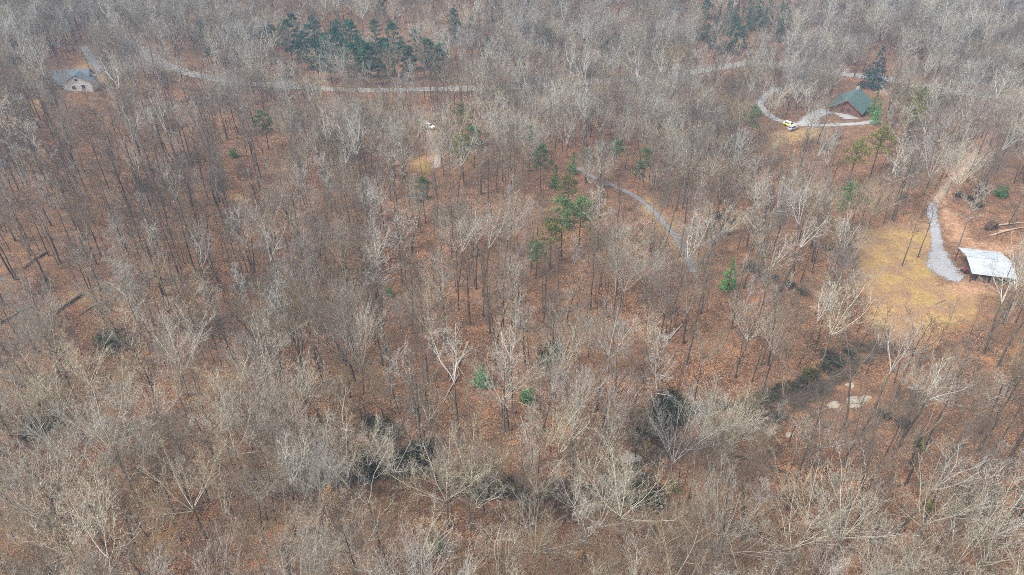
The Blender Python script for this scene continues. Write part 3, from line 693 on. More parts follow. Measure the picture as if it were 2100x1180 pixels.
# the first three bushes stand as things of their own, the others are the mass
srcS = {}
items.sort(key=lambda t: (t[0] ** 2 + t[1] ** 2))
for k, w in ((0, 'brown'), (1, 'tan'), (2, 'dark brown')):
    it = next(t for t in items if t[2] == k and 100 < proj(t[0], t[1], h(t[0], t[1]))[0] < 2000 and proj(t[0], t[1], h(t[0], t[1]))[1] < 1130); items.remove(it)
    o = link_mesh('bare_bush', BR[k][1]); o.location = (it[0], it[1], h(it[0], it[1])); o.rotation_euler.z = it[4]; s = it[3]; o.scale = (s, s, s)
    b = proj(it[0], it[1], o.location.z); tag(o, f'{w} many-stemmed leafless bush, ' + zone(b[0], b[1]), 'bush', 'leafless bushes near the bottom'); srcS[k] = (o,)
scatter('underbrush', items, srcS, 'low tangle of leafless brush over the leaf litter', 'brush')

# fallen branches strewn on the litter: nobody could count them
sb = TG(); rs = random.Random(41)
while len(sb.br) < 3200:
    x, y = rs.uniform(-190, 190), 36 + 240 * rs.random() ** 1.2; z = h(x, y); b = proj(x, y, z)
    if not (-40 < b[0] < 2140 and b[1] < 1220) or polymask(x, y, GW[:1] + DW, .5) > .5: continue
    a = rs.uniform(0, 6.28); L = rs.uniform(.8, 4.5); d = (math.cos(a), math.sin(a)); k = rs.uniform(-.25, .25); r0 = L * rs.uniform(.010, .022)
    pts = [(x + d[0] * L * t - d[1] * k * t * t, y + d[1] * L * t + d[0] * k * t * t) for t in (0, .5, 1)]
    sb.add([(p[0], p[1], h(*p) + r0 + .05) for p in pts], [r0, r0 * .7, r0 * .3], 3, rs.choice((0, 0, 1)))
tag(link_mesh('fallen_branches', sb.mesh('fallen_branches', M['tan'])), 'small fallen branches strewn over the leaf litter', 'branches', kind='stuff')

# ------------------------------------------------------------ evergreens
def leafmesh(name, cen, size, a, m, seed, aspect=2.2):
    rg = np.random.default_rng(seed); n = len(cen)
    u = rg.normal(size=(n, 3)); u /= np.linalg.norm(u, axis=1, keepdims=True); v = np.cross(u, rg.normal(size=(n, 3))); v /= np.linalg.norm(v, axis=1, keepdims=True)
    s = size * rg.uniform(.6, 1.3, size=(n, 1)); u *= s * aspect / 2; v *= s / 2
    V = np.stack([cen - u, cen + v * .9, cen + u, cen - v * .9], 1).reshape(-1, 3).astype(np.float32)
    me = bpy.data.meshes.new(name); me.vertices.add(4 * n); me.vertices.foreach_set('co', V.ravel()); me.loops.add(4 * n)
    me.loops.foreach_set('vertex_index', np.arange(4 * n, dtype=np.int32)); me.polygons.add(n); me.polygons.foreach_set('loop_start', np.arange(n, dtype=np.int32) * 4)
    at = me.attributes.new('tw', 'FLOAT', 'POINT'); at.data.foreach_set('value', np.repeat(a, 4).astype(np.float32))
    me.materials.append(m); me.update(calc_edges=True); return me
def clumps(rg, centres, radii, per, flat_=.6):
    cs, aa = [], []
    for c, r in zip(centres, radii):
        k = max(8, int(per * r * r)); p = rg.normal(size=(k, 3)); p /= np.linalg.norm(p, axis=1, keepdims=True); p *= rg.uniform(.45, 1.05, size=(k, 1)) ** .5 * r; p[:, 2] *= flat_
        cs.append(np.array(c) + p); aa.append(np.clip(rg.uniform(0, 1) * .6 + rg.uniform(0, .4, size=k), 0, 1))
    return np.concatenate(cs), np.concatenate(aa)
def ever(kind, seed, H, W, fkey):
    rg = np.random.default_rng(seed); rr = random.Random(seed); st = TG(); C_, R_ = [], []
    if kind == 'pine':
        P = [(0, 0, -1), (0, 0, 0), (rr.gauss(0, .3), rr.gauss(0, .3), H * .5), (rr.gauss(0, .5), rr.gauss(0, .5), H * .97)]; st.add(P, [.25, .22, .16, .05], 7, 0)
        for i in range(26):
            lo = .22 if fkey == 'cedar_f' else .5; t = lo + (1 - lo) * (i / 25); a = i * 2.4 + rr.uniform(-.4, .4); L = W * .5 * (math.sin(math.pi * (.28 + .66 * (t - lo) / (1 - lo))) ** .8) * rr.uniform(.5, 1.15); z = H * t
            e = (math.cos(a) * L, math.sin(a) * L, z + L * .25); st.add([(0, 0, z - .3), (e[0] * .5, e[1] * .5, z + L * .05), e], [.06, .04, .02], 4, 0)
            for j in range(3): f = rr.uniform(.55, 1.05); C_.append((e[0] * f + rr.gauss(0, .35), e[1] * f + rr.gauss(0, .35), e[2] * 1 - (1 - f) * L * .2 + rr.gauss(0, .25))); R_.append(rr.uniform(.55, 1.0) * W / 7)
        c, a = clumps(rg, C_, R_, 85 if fkey == 'cedar_f' else 60, .55); size = .20
    elif kind == 'cone':
        st.add([(0, 0, -1), (0, 0, 0), (0, 0, H * .95)], [.2, .18, .03], 6, 0); nl = int(H * 9)
        for i in range(nl):
            t = (i + rr.random()) / nl; z = H * (.05 + .94 * t); a = rr.uniform(0, 6.28); L = W * .5 * (1 - t) ** .85 * rr.uniform(.6, 1.15); C_.append((math.cos(a) * L, math.sin(a) * L, z - L * .15)); R_.append(max(.22, W * .15 * (1.15 - t) * rr.uniform(.7, 1.2)))
        c, a = clumps(rg, C_, R_, 75, .7); size = .19
    else:   # bush
        for i in range(5): a = rr.uniform(0, 6.28); st.add([(0, 0, -.4), (math.cos(a) * W * .12, math.sin(a) * W * .12, H * .4), (math.cos(a) * W * .28, math.sin(a) * W * .28, H * .8)], [.07, .05, .02], 4, 0)
        for i in range(int(10 + W * 4)):
            p = rg.normal(size=3); p /= np.linalg.norm(p); p[2] = abs(p[2]); q = rr.uniform(.35, 1.0); C_.append((p[0] * W * .42 * q, p[1] * W * .42 * q, H * (.12 + .78 * p[2] * q) + .1)); R_.append(rr.uniform(.10, .22) * min(W, H * 1.4))
        c, a = clumps(rg, C_, R_, 80 if fkey == 'holly_f' else 38, .8); size = .17 if fkey == 'holly_f' else .2
    return st.mesh('trunk' if kind != 'bush' else 'stems', M['trunk']), leafmesh('foliage', c, size, a, M[fkey], seed)
EV = {'pine': [ever('pine', 1, 20, 9, 'pine_f'), ever('pine', 2, 17, 9.5, 'pine_f')], 'teal': [ever('pine', 3, 19, 9.5, 'cedar_f'), ever('pine', 8, 16, 9, 'cedar_f')], 'olive': [ever('pine', 4, 15, 7, 'olive_f')],
      'cedar': [ever('cone', 5, 14, 5, 'cedar_f'), ever('cone', 6, 11, 3.6, 'cedar_f')], 'spruce': [ever('cone', 7, 12, 7, 'spruce_f')],
      'holly': [ever('bush', 11, 5, 4.8, 'holly_f')], 'hollytall': [ever('cone', 12, 9, 4.2, 'holly_f')], 'rhodo': [ever('bush', 13, 4.2, 8, 'rhodo_f'), ever('bush', 14, 3.4, 6.5, 'rhodo_f')], 'smallolive': [ever('bush', 15, 3.5, 3.6, 'olive_f')]}
EW = {'pine': ('pine_tree', 'round-crowned green pine', 'pine', 'green pines in the wood'), 'teal': ('pine_tree', 'blue-green pine', 'pine', 'blue-green pines of the far stand'), 'olive': ('pine_tree', 'olive-yellow loose pine', 'pine', 'olive pines'),
      'cedar': ('cedar_tree', 'dark conical cedar', 'cedar', 'dark cedars'), 'spruce': ('spruce_tree', 'deep teal broad spruce', 'spruce', None), 'holly': ('holly_bush', 'bright green rounded holly', 'bush', 'green hollies'),
      'hollytall': ('holly_tree', 'bright green upright holly', 'holly', 'green hollies'), 'rhodo': ('rhododendron_bush', 'dark green low thicket bush', 'bush', 'dark evergreen bushes along the creek'), 'smallolive': ('evergreen_bush', 'olive green bush', 'bush', 'olive bushes')}
evi = []; cnt = {}; re_ = random.Random(9)
for kd, (px, py) in EPOS:
    i = cnt[kd] = cnt.get(kd, -1) + 1; pm = EV[kd][i % len(EV[kd])]
    hgt = {'pine': 14, 'teal': 13, 'olive': 10, 'cedar': 6, 'spruce': 5, 'holly': 2.2, 'hollytall': 4.5, 'rhodo': 1.2, 'smallolive': 1.5}[kd]
    s = re_.uniform(.75, 1.15) * (.8 if kd == 'pine' and py < 400 else 1) * (.75 if kd == 'holly' and (px, py) in ((478, 314), (800, 600)) else 1)
    if kd == 'teal': s *= .95 if 580 < px < 905 else .7
    if kd == 'rhodo': s *= 1.05 if px < 1400 else .62
    if kd == 'cedar' and py < 100: s *= 1.45
    if kd == 'spruce': s *= 1.45
    if kd == 'pine' and py >= 300: s *= .85
    g = gnd(px, py, hgt * s); e = empty(EW[kd][0], (g.x, g.y, h(g.x, g.y)), re_.uniform(0, 6.28), s)
    link_mesh(pm[0].name.split('.')[0], pm[0], e); link_mesh('foliage', pm[1], e)
    tag(e, cat=EW[kd][2], group=EW[kd][3]); evi.append((e, EW[kd][1], px, py))
label_all(evi)
# young beeches that keep their dry tan leaves
bl = []
BEECH = (lambda tr, cr: (tr, cr))(*YM[1])
def drytree(seed):
    tr, cr = make_tree(seed=seed, H=12, bh=.3, limbs=12, form='leader', spread=45, rad=.1, reach=.28, **dict(YSP, kids=[5, 4, 3]))
    pts = np.array([b[0][-1] for b in cr.br if b[3] > .5]); rg = np.random.default_rng(seed); c = np.repeat(pts, 5, 0) + rg.normal(0, .22, size=(len(pts) * 5, 3))
    return tr.mesh('trunk', M['trunk']), cr.mesh('branches', M['tan']), leafmesh('foliage', c, .11, rg.uniform(0, 1, len(c)), M['beech_f'], seed, 1.5)
BM = [drytree(51), drytree(52)]
for i, (px, py) in enumerate(((1575, 142), (1590, 150), (1560, 150), (690, 1040), (250, 35), (140, 75), (1885, 45), (1440, 170), (1050, 640), (1190, 590), (1905, 700), (445, 470))):
    g = gnd(px, py, 7); e = empty('beech_tree', (g.x, g.y, h(g.x, g.y)), i * 1.3, .7 + .3 * re_.random())
    for nm, me in zip(('trunk', 'branches', 'foliage'), BM[i % 2]): link_mesh(nm, me, e)
    tag(e, cat='tree', group='trees keeping dry tan leaves'); bl.append((e, 'young tree holding dry tan leaves', px, py))
label_all(bl)

# ------------------------------------------------------------ fallen logs, snags, boulders
def jit(mb, s, seed=0):
    r = random.Random(seed); mb.v = [tuple(c + r.uniform(-s, s) for c in v) for v in mb.v]; return mb
def log(a, b, rad, m, words, seed, branches=0, lift=.15):
    r = random.Random(seed); A, B = gnd(*a), gnd(*b); mid = (A + B) / 2; e = empty('fallen_log', mid); L = (B - A).length; pts, rd = [], []
    side = Vector((-(B - A).y, (B - A).x, 0)).normalized()
    for i in range(9):
        t = i / 8; p = A.lerp(B, t); p.z = max(h(p.x, p.y), p.z - .5) + rad * .8 + lift * math.sin(t * 3.1); p += side * (math.sin(t * 3 + seed) * .03 * L * r.uniform(.6, 1)); pts.append(p - mid); rd.append(rad * (1 - .6 * t) * r.uniform(.9, 1.1))
    MB().tube(pts, rd, 8).build('stem', M[m], e, smooth=False)
    for k in range(branches):
        i = r.randint(4, 7); d = (B - A).normalized(); q = pts[i]; v = (d + side * r.choice((-1, 1)) * r.uniform(.25, .7) + Vector((0, 0, r.uniform(.02, .25)))).normalized(); l = L * r.uniform(.15, .4)
        MB().tube([q, q + v * l * .5 + side * r.uniform(-.2, .2), q + v * l], [rd[i] * .55, rd[i] * .35, rd[i] * .12], 5).build('limb', M[m], e)
    tag(e, words, 'fallen log', 'logs lying on the leaf litter')
LOGS = [((957, 703), (924, 785), .30, 'deadwood', 'pale orange fallen log with its upturned end dark, left of the bright holly', 3), ((940, 768), (912, 828), .2, 'deadwood', 'pale forked fallen treetop left of the bright holly bushes', 5),
        ((834, 704), (790, 762), .16, 'deadwood', 'thin tan fallen log among trunks left of the orange log', 1), ((1400, 667), (1364, 709), .2, 'deadwood', 'short pale leaning log right of centre', 1),
        ((727, 530), (832, 538), .2, 'deadgrey', 'long curved grey log lying level left of centre', 1), ((812, 553), (768, 576), .15, 'deadgrey', 'short grey log just under the long curved one', 0),
        ((64, 629), (-20, 675), .34, 'deadgrey', 'thick log running off the left edge', 0), ((172, 603), (112, 648), .36, 'darkwood', 'dark mossy log beside an orange leaf patch at left', 1),
        ((205, 622), (160, 650), .2, 'deadgrey', 'thin grey log under the dark mossy log at left', 0), ((98, 519), (48, 552), .28, 'darkwood', 'dark log on the slope near the left edge', 2),
        ((1488, 927), (1612, 976), .26, 'darkwood', 'long dark log across red leaves at lower right', 2), ((1486, 978), (1548, 1032), .18, 'darkwood', 'thin dark log below the long dark log', 1),
        ((1905, 895), (1948, 958), .2, 'deadgrey', 'grey log among dark trunks at lower right', 0), ((1974, 1030), (2018, 1045), .22, 'deadwood', 'short pale log near the bottom right corner', 0),
        ((2034, 466), (2098, 457), .3, 'deadwood', 'upper pale log of the pile above the metal roof', 0), ((2048, 476), (2110, 466), .26, 'deadwood', 'middle pale log of the pile above the metal roof', 0),
        ((2030, 484), (2078, 473), .3, 'deadwood', 'lowest pale log of the pile above the metal roof', 0), ((1069, 855), (1079, 903), .13, 'deadwood', 'thin pale log under the lower holly bush', 0),
        ((1064, 826), (1112, 854), .13, 'deadwood', 'thin pale log slanting from the lower holly bush', 0), ((1236, 850), (1292, 884), .12, 'deadwood', 'pale fallen branchy top left of the dark thicket', 5),
        ((1228, 872), (1290, 880), .1, 'deadwood', 'thin pale branch under the branchy fallen top', 3), ((925, 600), (880, 640), .12, 'deadgrey', 'thin grey log in the middle, left of centre', 1),
        ((728, 975), (770, 978), .15, 'deadwood', 'thin pale log below the dark thicket, left of centre', 0), ((300, 560), (350, 585), .22, 'darkwood', 'dark crooked log on the left slope', 3),
        ((1520, 700), (1560, 690), .14, 'deadgrey', 'thin grey log right of centre below the green holly', 1)]
for i, (a, b, rd, m, w, br) in enumerate(LOGS): log(a, b, rd, m, w, i + 1, br)
rm = MB(); rr = random.Random(3)
def blob(mb, c, r, seed, sq=(1, 1, 1), sub=2):
    import bmesh
    bm = bmesh.new(); bmesh.ops.create_icosphere(bm, subdivisions=sub, radius=1)
    for v in bm.verts:
        n = mnoise.noise(v.co * 1.3 + Vector((seed, 0, 0))) * .55 + mnoise.noise(v.co * 3.1 + Vector((0, seed, 0))) * .2; v.co *= 1 + n
    mb.add([(c[0] + v.co.x * r * sq[0], c[1] + v.co.y * r * sq[1], c[2] + v.co.z * r * sq[2]) for v in bm.verts], [tuple(v.index for v in f.verts) for f in bm.faces]); bm.free(); return mb
g = gnd(2030, 470); e = empty('root_plate', g); blob(MB(), (0, 0, .8), 1.7, 4, (1, .6, 1), 3).build('soil', M['soil'], e)
for i in range(9):
    a = i * .7; MB().tube([(0, 0, .8), (math.cos(a) * 1.3, -.4, .8 + math.sin(a) * 1.2), (math.cos(a) * 2.3, -.6 + rr.uniform(-.4, .4), .8 + math.sin(a) * 2)], [.16, .1, .03], 5).build('root', M['darkwood'], e)
tag(e, 'dark upturned root mass at the end of the log pile', 'root mass')
for i, (px, py, r, sq, w) in enumerate(((1757, 828, 2.0, (1.2, .8, .7), 'large flat pale boulder at lower right'), (1776, 818, 1.2, (1.2, .8, .6), 'small tan boulder behind the large pale one'), (1712, 832, 1.3, (1.2, .9, .5), 'low pale boulder left of the large one'), (1745, 792, 1.1, (1, 1, .5), 'small pale boulder above the large one'),
                                   (1880, 797, 1.1, (1.6, .8, .5), 'flat grey boulder right of the large pale one'), (1580, 890, .9, (1.4, 1, .5), 'pale creek stone left of the boulders'), (1620, 893, .8, (1.2, 1, .5), 'pale creek stone nearest the boulders'), (1555, 880, .6, (1.3, 1, .5), 'smallest pale creek stone left of the boulders'), (1290, 940, 1.6, (1.3, .9, .5), 'grey boulder beside the dark thicket'))):
    g = gnd(px, py); o = blob(MB(), (0, 0, 0), r, i * 3.7 + 1, sq, 3).build('boulder', M['stone'] if 'grey' in w else M['rock']); o.location = g + Vector((0, 0, r * .05)); o.scale = (.85, .85, .8); tag(o, w, 'boulder', 'rocks by the creek')
for i, (px, py, H_, ln, w) in enumerate(((1259, 661, 17, -.05, 'pale bare dead stem standing right of centre'), (1648, 1000, 9, .06, 'broken grey dead stem among red leaves at lower right'), (835, 1150, 11, -.03, 'pale splintered dead stem at the bottom edge, left of centre'))):
    g = gnd(px, py); e = empty('dead_snag', g)
    MB().tube([(0, 0, -.5), (ln * H_ * .3, 0, H_ * .35), (ln * H_ * .6, .1, H_ * .7), (ln * H_, 0, H_)], [.17, .14, .11, .06], 8).build('stem', M['deadwood'], e)
    for k in range(4): a = k * 1.9 + i; z = H_ * (.55 + .1 * k); MB().tube([(ln * z, 0, z), (ln * z + math.cos(a) * .8, math.sin(a) * .8, z + .5), (ln * z + math.cos(a) * 1.3, math.sin(a) * 1.2, z + .7)], [.05, .03, .012], 4).build('limb', M['deadwood'], e)
    tag(e, w, 'dead tree', 'dead standing stems')
# timber frame lying in the grass clearing
A, B, D_ = gnd(1920, 627), gnd(1930, 635), gnd(1943, 617); g = (B + D_) / 2; e = empty('garden_bed', g, math.atan2((D_ - A).y, (D_ - A).x)); L = (D_ - A).length; W = 2.6
for x0, x1, y0, y1 in ((-L / 2, L / 2, -W / 2, -W / 2 + .16), (-L / 2, L / 2, W / 2 - .16, W / 2), (-L / 2, -L / 2 + .16, -W / 2 + .16, W / 2 - .16), (L / 2 - .16, L / 2, -W / 2 + .16, W / 2 - .16)): MB().box(x0, x1, y0, y1, -.2, .16).build('board', M['deadgrey'], e)
tag(e, 'rectangular timber frame lying in the grass clearing', 'garden bed')

# ------------------------------------------------------------ open shed with the metal roof
UP = 2.7
FL, FR, BL = gnd(1995, 560, UP), gnd(2086, 569, UP), gnd(1976, 515, UP)
ax = (FR - FL).to_2d().normalized(); W = (FR - FL).to_2d().length; ay = Vector((-ax.y, ax.x)); D = (BL - FL).to_2d().dot(ay)
zb = min(h(FL.x + ax.x * W * t + ay.x * D * s, FL.y + ax.y * W * t + ay.y * D * s) for t in (0, .5, 1) for s in (0, 1)); ze = h(FL.x, FL.y) + UP - zb
e = empty('open_shed', (FL.x, FL.y, zb), math.atan2(ax.y, ax.x)); rise = 1.15; yr = D * .5
def ribbed(mb, x0, x1, y0, z0, y1, z1, t=.05, step=.45):
    """a sheet of metal roofing with standing ribs"""
    mb.slab([(x0, y0, z0), (x1, y0, z0), (x1, y1, z1), (x0, y1, z1)], t)
    x = x0 + .1
    while x < x1 - .1:
        mb.slab([(x, y0, z0 + .045), (x + .06, y0, z0 + .045), (x + .06, y1, z1 + .045), (x, y1, z1 + .045)], .04); x += step
    return mb
ribbed(MB(), -.2, W + .2, -.25, ze - .06, yr - .003, ze + rise).build('roof_panel', M['metal'], e)
ribbed(MB(), -.2, W + .2, D + .25, ze - .06, yr + .003, ze + rise).build('roof_panel', M['metal'], e)
MB().box(-.2, W + .2, yr - .2, yr + .2, ze + rise + .03, ze + rise + .08).build('ridge_cap', M['metal'], e)
npx = 4
for i in range(npx):
    for y in (.15, D - .15):
        x = .15 + (W - .3) * i / (npx - 1); p = MB().box(x - .1, x + .1, y - .1, y + .1, -1.2, ze - .28).build('post', M['post'], e)
for y in (.15, D - .15): MB().box(0, W, y - .08, y + .08, ze - .28, ze - .08).build('beam', M['beam'], e)
for i in range(6):
    x = .3 + (W - .6) * i / 5
    MB().prism([(0.12, ze - .07), (yr, ze + rise - .12), (D - .12, ze - .07), (D - .12, ze - .17), (yr, ze + rise - .24), (.12, ze - .17)], -.04, .04).build('truss', M['beam'], e).matrix_local = Matrix.Translation((x, 0, 0)) @ Matrix.Rotation(math.pi / 2, 4, 'Z')
MB().box(-.12, -.06, .1, D - .1, ze - .5, ze - .32).build('end_board', M['post'], e)
tag(e, 'open pole shed with white metal gable roof beside the gravel track', 'shed')
def wpt(e, x, y):
    return e.matrix_basis @ Vector((x, y, 0))
# firewood and red machine under it
for k, (x, y, w) in enumerate(((3.2, 1.2, 'split firewood stacked under the front edge of the metal roof, left part'), (6.2, 1.2, 'split firewood stacked under the front edge of the metal roof, right part'))):
    q = wpt(e, x, y); s = empty('firewood_stack', (q.x, q.y, h(q.x, q.y)), math.atan2(ax.y, ax.x)); mb = MB(); r = random.Random(k)
    for i in range(14):
        for j in range(7): mb.tube([(-1.3 + i * .19 + (j % 2) * .09, -.22 + r.uniform(-.04, .04), .1 + j * .165), (-1.3 + i * .19 + (j % 2) * .09, .22, .1 + j * .165)], [.08, .08], 6)
    mb.build('logs', M['deadwood'], s); MB().box(-1.5, -1.42, -.2, .2, -.1, 1.3).build('end_stake', M['post'], s); MB().box(1.45, 1.53, -.2, .2, -.1, 1.3).build('end_stake', M['post'], s)
    tag(s, w, 'firewood', 'firewood under the shed roof')
q = wpt(e, .5, D * .42); t = empty('garden_tractor', (q.x, q.y, h(q.x, q.y)), math.atan2(ax.y, ax.x) + 1.9)
MB().prism([(-.9, .45), (-.9, .75), (-.2, .8), (0, 1.05), (.95, .98), (1.05, .5)], -.32, .32).build('body', M['red'], t)
MB().box(-.65, -.2, -.25, .25, .83, .93).build('seat', M['tyre'], t); MB().box(-.75, -.68, -.25, .25, .83, 1.3).build('seat_back', M['tyre'], t)
MB().tube([(.05, 0, 1.0), (-.1, 0, 1.3)], [.03, .03], 6).build('steering_column', M['tyre'], t)
for x, r_, y in ((-.55, .42, .45), (-.55, .42, -.45), (.75, .27, .42), (.75, .27, -.42)): MB().tube([(x, y - .1, r_), (x, y + .1, r_)], [r_, r_], 16).build('wheel', M['tyre'], t)
MB().box(.9, 1.12, -.28, .28, .55, .9).build('front_panel', M['white'], t)
tag(t, 'small red and white machine at the left end under the metal roof', 'garden tractor')

# ------------------------------------------------------------ houses
def gable(mb, w, l, z0, z1, zr):
    """closed gabled block: x across, y along the ridge"""
    return mb.add([(-w / 2, 0, z0), (w / 2, 0, z0), (w / 2, 0, z1), (0, 0, zr), (-w / 2, 0, z1), (-w / 2, l, z0), (w / 2, l, z0), (w / 2, l, z1), (0, l, zr), (-w / 2, l, z1)],
                  [(0, 1, 2, 3, 4), (9, 8, 7, 6, 5), (0, 5, 6, 1), (1, 6, 7, 2), (0, 4, 9, 5), (4, 3, 8, 9), (3, 2, 7, 8)])
def roof(mb, w, l, z1, zr, ov=.6, t=.2, y0=0):
    sl = (zr - z1) / (w / 2)
    for s in (-1, 1): mb.slab([(0, y0 - ov, zr + t), (s * (w / 2 + ov), y0 - ov, z1 - sl * ov + t), (s * (w / 2 + ov), y0 + l + ov, z1 - sl * ov + t), (0, y0 + l + ov, zr + t)], t - .02)
    return mb
def window(e, x, y, z, w, hh, face, trim):
    """face: 'f' front wall (y const), 'l'/'r' side wall (x const)"""
    T = Matrix.Translation((x, y, z)) @ Matrix.Rotation({'f': 0, 'l': -math.pi / 2, 'r': math.pi / 2, 'b': math.pi}[face], 4, 'Z')
    f = MB().box(-w / 2 - .1, w / 2 + .1, -.08, .02, -hh / 2 - .1, hh / 2 + .1).build('window', trim, e); f.matrix_local = T
    MB().box(-w / 2, -.03, -.1, -.083, -hh / 2, hh / 2).box(.03, w / 2, -.1, -.083, -hh / 2, hh / 2).build('pane', M['glass'], f)
P1, P2 = gnd(1743, 191, 8.6), gnd(1777, 163, 8.6); dv = (P2 - P1).to_2d().normalized(); Lc = min(17, max(13, (P2 - P1).to_2d().length)); rz = math.atan2(dv.y, dv.x) - math.pi / 2
e = empty('log_cabin', (P1.x + dv.x * .8, P1.y + dv.y * .8, min(h(P1.x, P1.y), h(P2.x, P2.y)) - .1), rz); wC = 11.5; z1, zr = 4.9, 8.6
gable(MB(), wC, Lc, -1, z1, zr).build('wall', M['log_wall'], e); rf = roof(MB(), wC, Lc, z1, zr, .9, .22).build('roof', M['green_roof'], e)
for x, y in ((1.7, Lc * .45), (2.6, Lc * .55), (1.9, Lc * .8)): MB().tube([(x, y, zr - x * .64), (x, y, zr - x * .64 + .75)], [.12, .12], 8).build('vent_pipe', M['steel'], rf)
MB().box(-.6, .6, Lc * .9, Lc * .9 + .9, 4, 9.8).build('chimney', M['stone'], e)
for s in (-1, 1):
    sl = (zr - z1) / (wC / 2); o = wC / 2 + .9
    MB().add([(0, -.97, zr + .22), (s * o, -.97, z1 - sl * .9 + .22), (s * o, -.97, z1 - sl * .9 - .1), (0, -.97, zr - .1), (0, -.9, zr + .22), (s * o, -.9, z1 - sl * .9 + .22), (s * o, -.9, z1 - sl * .9 - .1), (0, -.9, zr - .1)],
             [(0, 1, 2, 3), (7, 6, 5, 4), (0, 4, 5, 1), (1, 5, 6, 2), (2, 6, 7, 3), (3, 7, 4, 0)]).build('fascia', M['brown_trim'], e)
for x in (-3.2, 3.2): window(e, x, 0, 1.7, 1.3, 1.3, 'f', M['brown_trim'])
for x in (-1.2, 1.2): window(e, x, 0, 4.7, 1.1, 1.3, 'f', M['brown_trim'])
for y in (2.5, 5.5, 8.5): window(e, -wC / 2, y, 1.8, 1.2, 1.2, 'l', M['brown_trim']); window(e, wC / 2, y, 1.8, 1.2, 1.2, 'r', M['brown_trim'])
dr = MB().box(-.5, .5, -.1, .02, 0, 2.1).build('door', M['brown_trim'], e); MB().box(.35, .43, -.17, -.1, .95, 1.05).build('handle', M['steel'], dr)
MB().box(-wC / 2, wC / 2, -2.6, -.05, -.6, 0).build('porch_deck', M['beam'], e)
for x in (-4.8, -1.6, 1.6, 4.8): MB().box(x - .09, x + .09, -2.5, -2.32, .003, 1.0).build('porch_post', M['brown_trim'], e)
MB().box(-wC / 2, wC / 2, -2.47, -2.35, 1.003, 1.1).build('railing', M['brown_trim'], e)
tag(e, 'brown log cabin with green gable roof behind the looping drive', 'cabin')

c = gnd(152, 182); e = empty('house', (c.x, c.y, h(c.x, c.y) - .2), .22)
def turned(ob, par, M4): ob.parent = par; ob.matrix_local = M4; return ob
T = Matrix.Translation((-7, 4, 0)) @ Matrix.Rotation(-math.pi / 2, 4, 'Z')      # ridge runs left to right
wl = MB(); gable(wl, 8.5, 13, -1.5, 3.4, 6.2); turned(wl.build('wall', M['siding']), e, T)
rl = MB(); roof(rl, 8.5, 13, 3.4, 6.2, .5, .2); rfo = turned(rl.build('roof', M['shingle']), e, T)
T2 = Matrix.Translation((2.8, -3.2, 0))
turned(gable(MB(), 9.5, 9, -1.5, 3.3, 6.0).build('front_wing', M['siding']), e, T2); turned(roof(MB(), 9.5, 6.5, 3.3, 6.0, .4, .2).build('wing_roof', M['shingle']), e, T2)
window(e, 1.2, -3.2, 1.6, 1.2, 1.4, 'f', M['trimw']); window(e, 4.6, -3.2, 1.6, 1.2, 1.4, 'f', M['trimw']); window(e, 2.8, -3.2, 4.3, .9, .9, 'f', M['trimw'])
for x in (-5.6, -3.6): window(e, x, -.25, 1.7, 1.1, 1.4, 'f', M['trimw'])
dr = MB().box(-2.9, -2.0, -.36, -.26, 0, 2.1).build('door', M['brown_trim'], e); MB().box(-2.2, -2.12, -.43, -.36, 1, 1.1).build('handle', M['steel'], dr)
MB().slab([(-7.3, -2.6, 2.7), (-2.1, -2.6, 2.7), (-2.1, -.3, 3.3), (-7.3, -.3, 3.3)], .12).build('porch_roof', M['shingle'], e)
MB().box(-7.3, -2.1, -2.75, -2.61, 2.55, 2.72).build('gutter', M['trimw'], e); MB().box(-7.2, -2.1, -2.5, -.3, -.9, 0).build('porch_deck', M['beam'], e)
for x in (-7.1, -4.7, -2.4): MB().box(x - .08, x + .08, -2.45, -2.3, .003, 2.6).build('porch_post', M['trimw'], e)
MB().box(-8.1, -7.27, 2, 3.2, -1, 7.0).build('chimney', M['brick'], e)
tag(e, 'grey house with blue-grey shingle roof and pale front gable at far left', 'house')

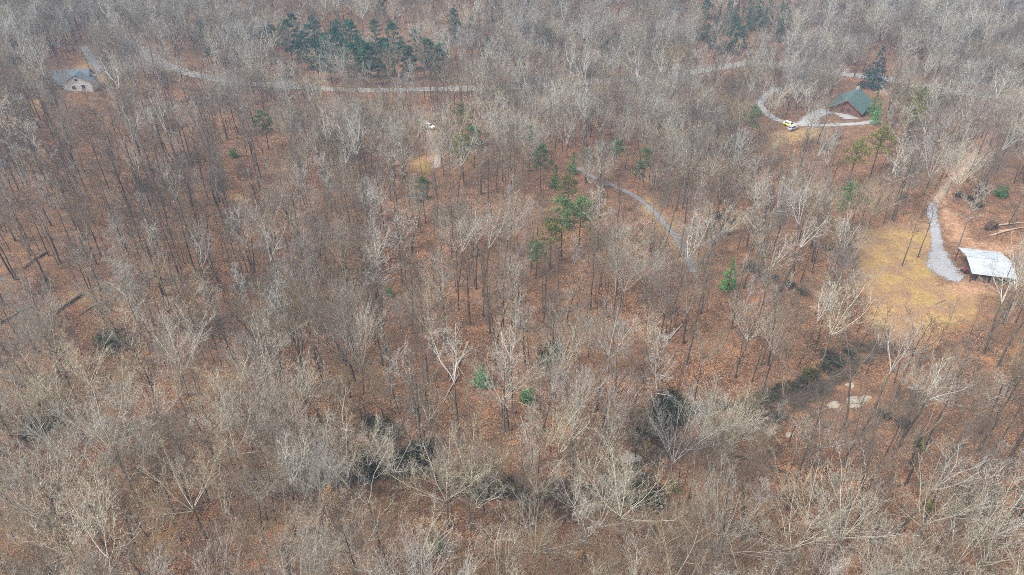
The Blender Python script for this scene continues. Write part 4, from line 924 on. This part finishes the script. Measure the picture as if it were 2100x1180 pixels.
# ------------------------------------------------------------ vehicles
def vehicle(name, a, b, paint, label, roofm=None):
    A, B = gnd(*a), gnd(*b); d = (B - A).to_2d().normalized(); c = (A + B) / 2
    e = empty(name, (c.x, c.y, h(c.x, c.y) + .17), math.atan2(d.y, d.x))
    low = [(-2.3, .35), (-2.32, .95), (-2.2, 1.02), (1.0, 1.02), (2.1, .92), (2.3, .75), (2.3, .38), (1.85, .33), (1.8, .55), (1.55, .7), (1.3, .7), (1.05, .55), (1.0, .3), (-1.0, .3), (-1.05, .55), (-1.3, .7), (-1.55, .7), (-1.8, .55), (-1.85, .33)]
    bd = MB().prism(low, -.9, .9).build('body', paint, e); bv = bd.modifiers.new('bevel', 'BEVEL'); bv.width = .06; bv.segments = 2; bv.limit_method = 'ANGLE'
    tp = MB(); x0, x1, x2, x3 = -2.15, -1.85, .35, 1.05
    tp.add([(x0, -.84, 1.02), (x3, -.84, 1.02), (x2, -.68, 1.62), (x1, -.68, 1.62), (x0, .84, 1.02), (x3, .84, 1.02), (x2, .68, 1.62), (x1, .68, 1.62)], [(0, 1, 2, 3), (7, 6, 5, 4), (3, 2, 6, 7), (1, 5, 6, 2), (0, 3, 7, 4), (0, 4, 5, 1)]); cb = tp.build('cabin', roofm or paint, e)
    MB().add([(x3 - .08, -.75, 1.08), (x3 - .08, .75, 1.08), (x2 + .08, .64, 1.575), (x2 + .08, -.64, 1.575), (x3 - .02, -.75, 1.09), (x3 - .02, .75, 1.09), (x2 + .12, .64, 1.585), (x2 + .12, -.64, 1.585)], [(4, 5, 6, 7), (0, 3, 2, 1), (0, 4, 7, 3), (1, 2, 6, 5), (3, 7, 6, 2), (0, 1, 5, 4)]).build('windscreen', M['glass'], e)
    for s in (-1, 1):
        for u, v in ((-1.8, -.85), (-.75, .45)):
            q = [(u, s * .855, 1.1), (v, s * .855, 1.1), (min(v, .25), s * .72, 1.52), (max(u + .08, -1.7), s * .72, 1.52)]; q2 = [(x, y - s * .05, z) for x, y, z in q]
            MB().add(q + q2, [(0, 1, 2, 3), (7, 6, 5, 4), (0, 4, 5, 1), (1, 5, 6, 2), (2, 6, 7, 3), (3, 7, 4, 0)]).build('side_window', M['glass'], e)
        MB().box(2.24, 2.33, s * .62 - .16, s * .62 + .16, .62, .78).build('headlight', M['lamp'], e); MB().box(-2.36, -2.29, s * .7 - .1, s * .7 + .1, .7, .9).build('tail_light', M['red'], e)
        for x in (-1.42, 1.42): w = MB().tube([(x, s * .68, .36), (x, s * .92, .36)], [.36, .36], 20).build('wheel', M['tyre'], e); MB().tube([(x, s * .925, .36), (x, s * .94, .36)], [.22, .2], 14).build('rim', M['rim'], w)
    MB().add([(-2.17, -.72, 1.1), (-2.17, .72, 1.1), (-1.93, .62, 1.56), (-1.93, -.62, 1.56), (-2.1, -.72, 1.1), (-2.1, .72, 1.1), (-1.86, .62, 1.56), (-1.86, -.62, 1.56)], [(0, 1, 2, 3), (7, 6, 5, 4), (0, 4, 5, 1), (2, 6, 7, 3), (1, 5, 6, 2), (3, 7, 4, 0)]).build('rear_window', M['glass'], e)
    tag(e, label, 'car'); return e
vehicle('parked_car', (871, 260), (890, 267), M['white'], 'white car parked alone at the top of the dirt drive')
vehicle('parked_car', (1611, 258), (1626, 262), M['yellow'], 'yellow car with white roof parked where the looping drive bends', M['white'])
vehicle('parked_car', (1616, 271), (1634, 263), M['silver'], 'silver-blue car parked just below the yellow one')

# ------------------------------------------------------------ winter haze
HZ = MB().box(-2600, 2600, -2600, 2600, -14, 97.5); hz = mat('haze_air')[0]; nt = hz.node_tree; nt.nodes.remove(nt.nodes['Principled BSDF'])
pv = nt.nodes.new('ShaderNodeVolumePrincipled'); pv.inputs['Color'].default_value = (.50, .71, 1, 1); pv.inputs['Density'].default_value = .00036
nt.links.new(pv.outputs[0], nt.nodes['Material Output'].inputs['Volume'])
tag(HZ.build('haze', hz), kind='stuff')
print('STUFF', len(items))
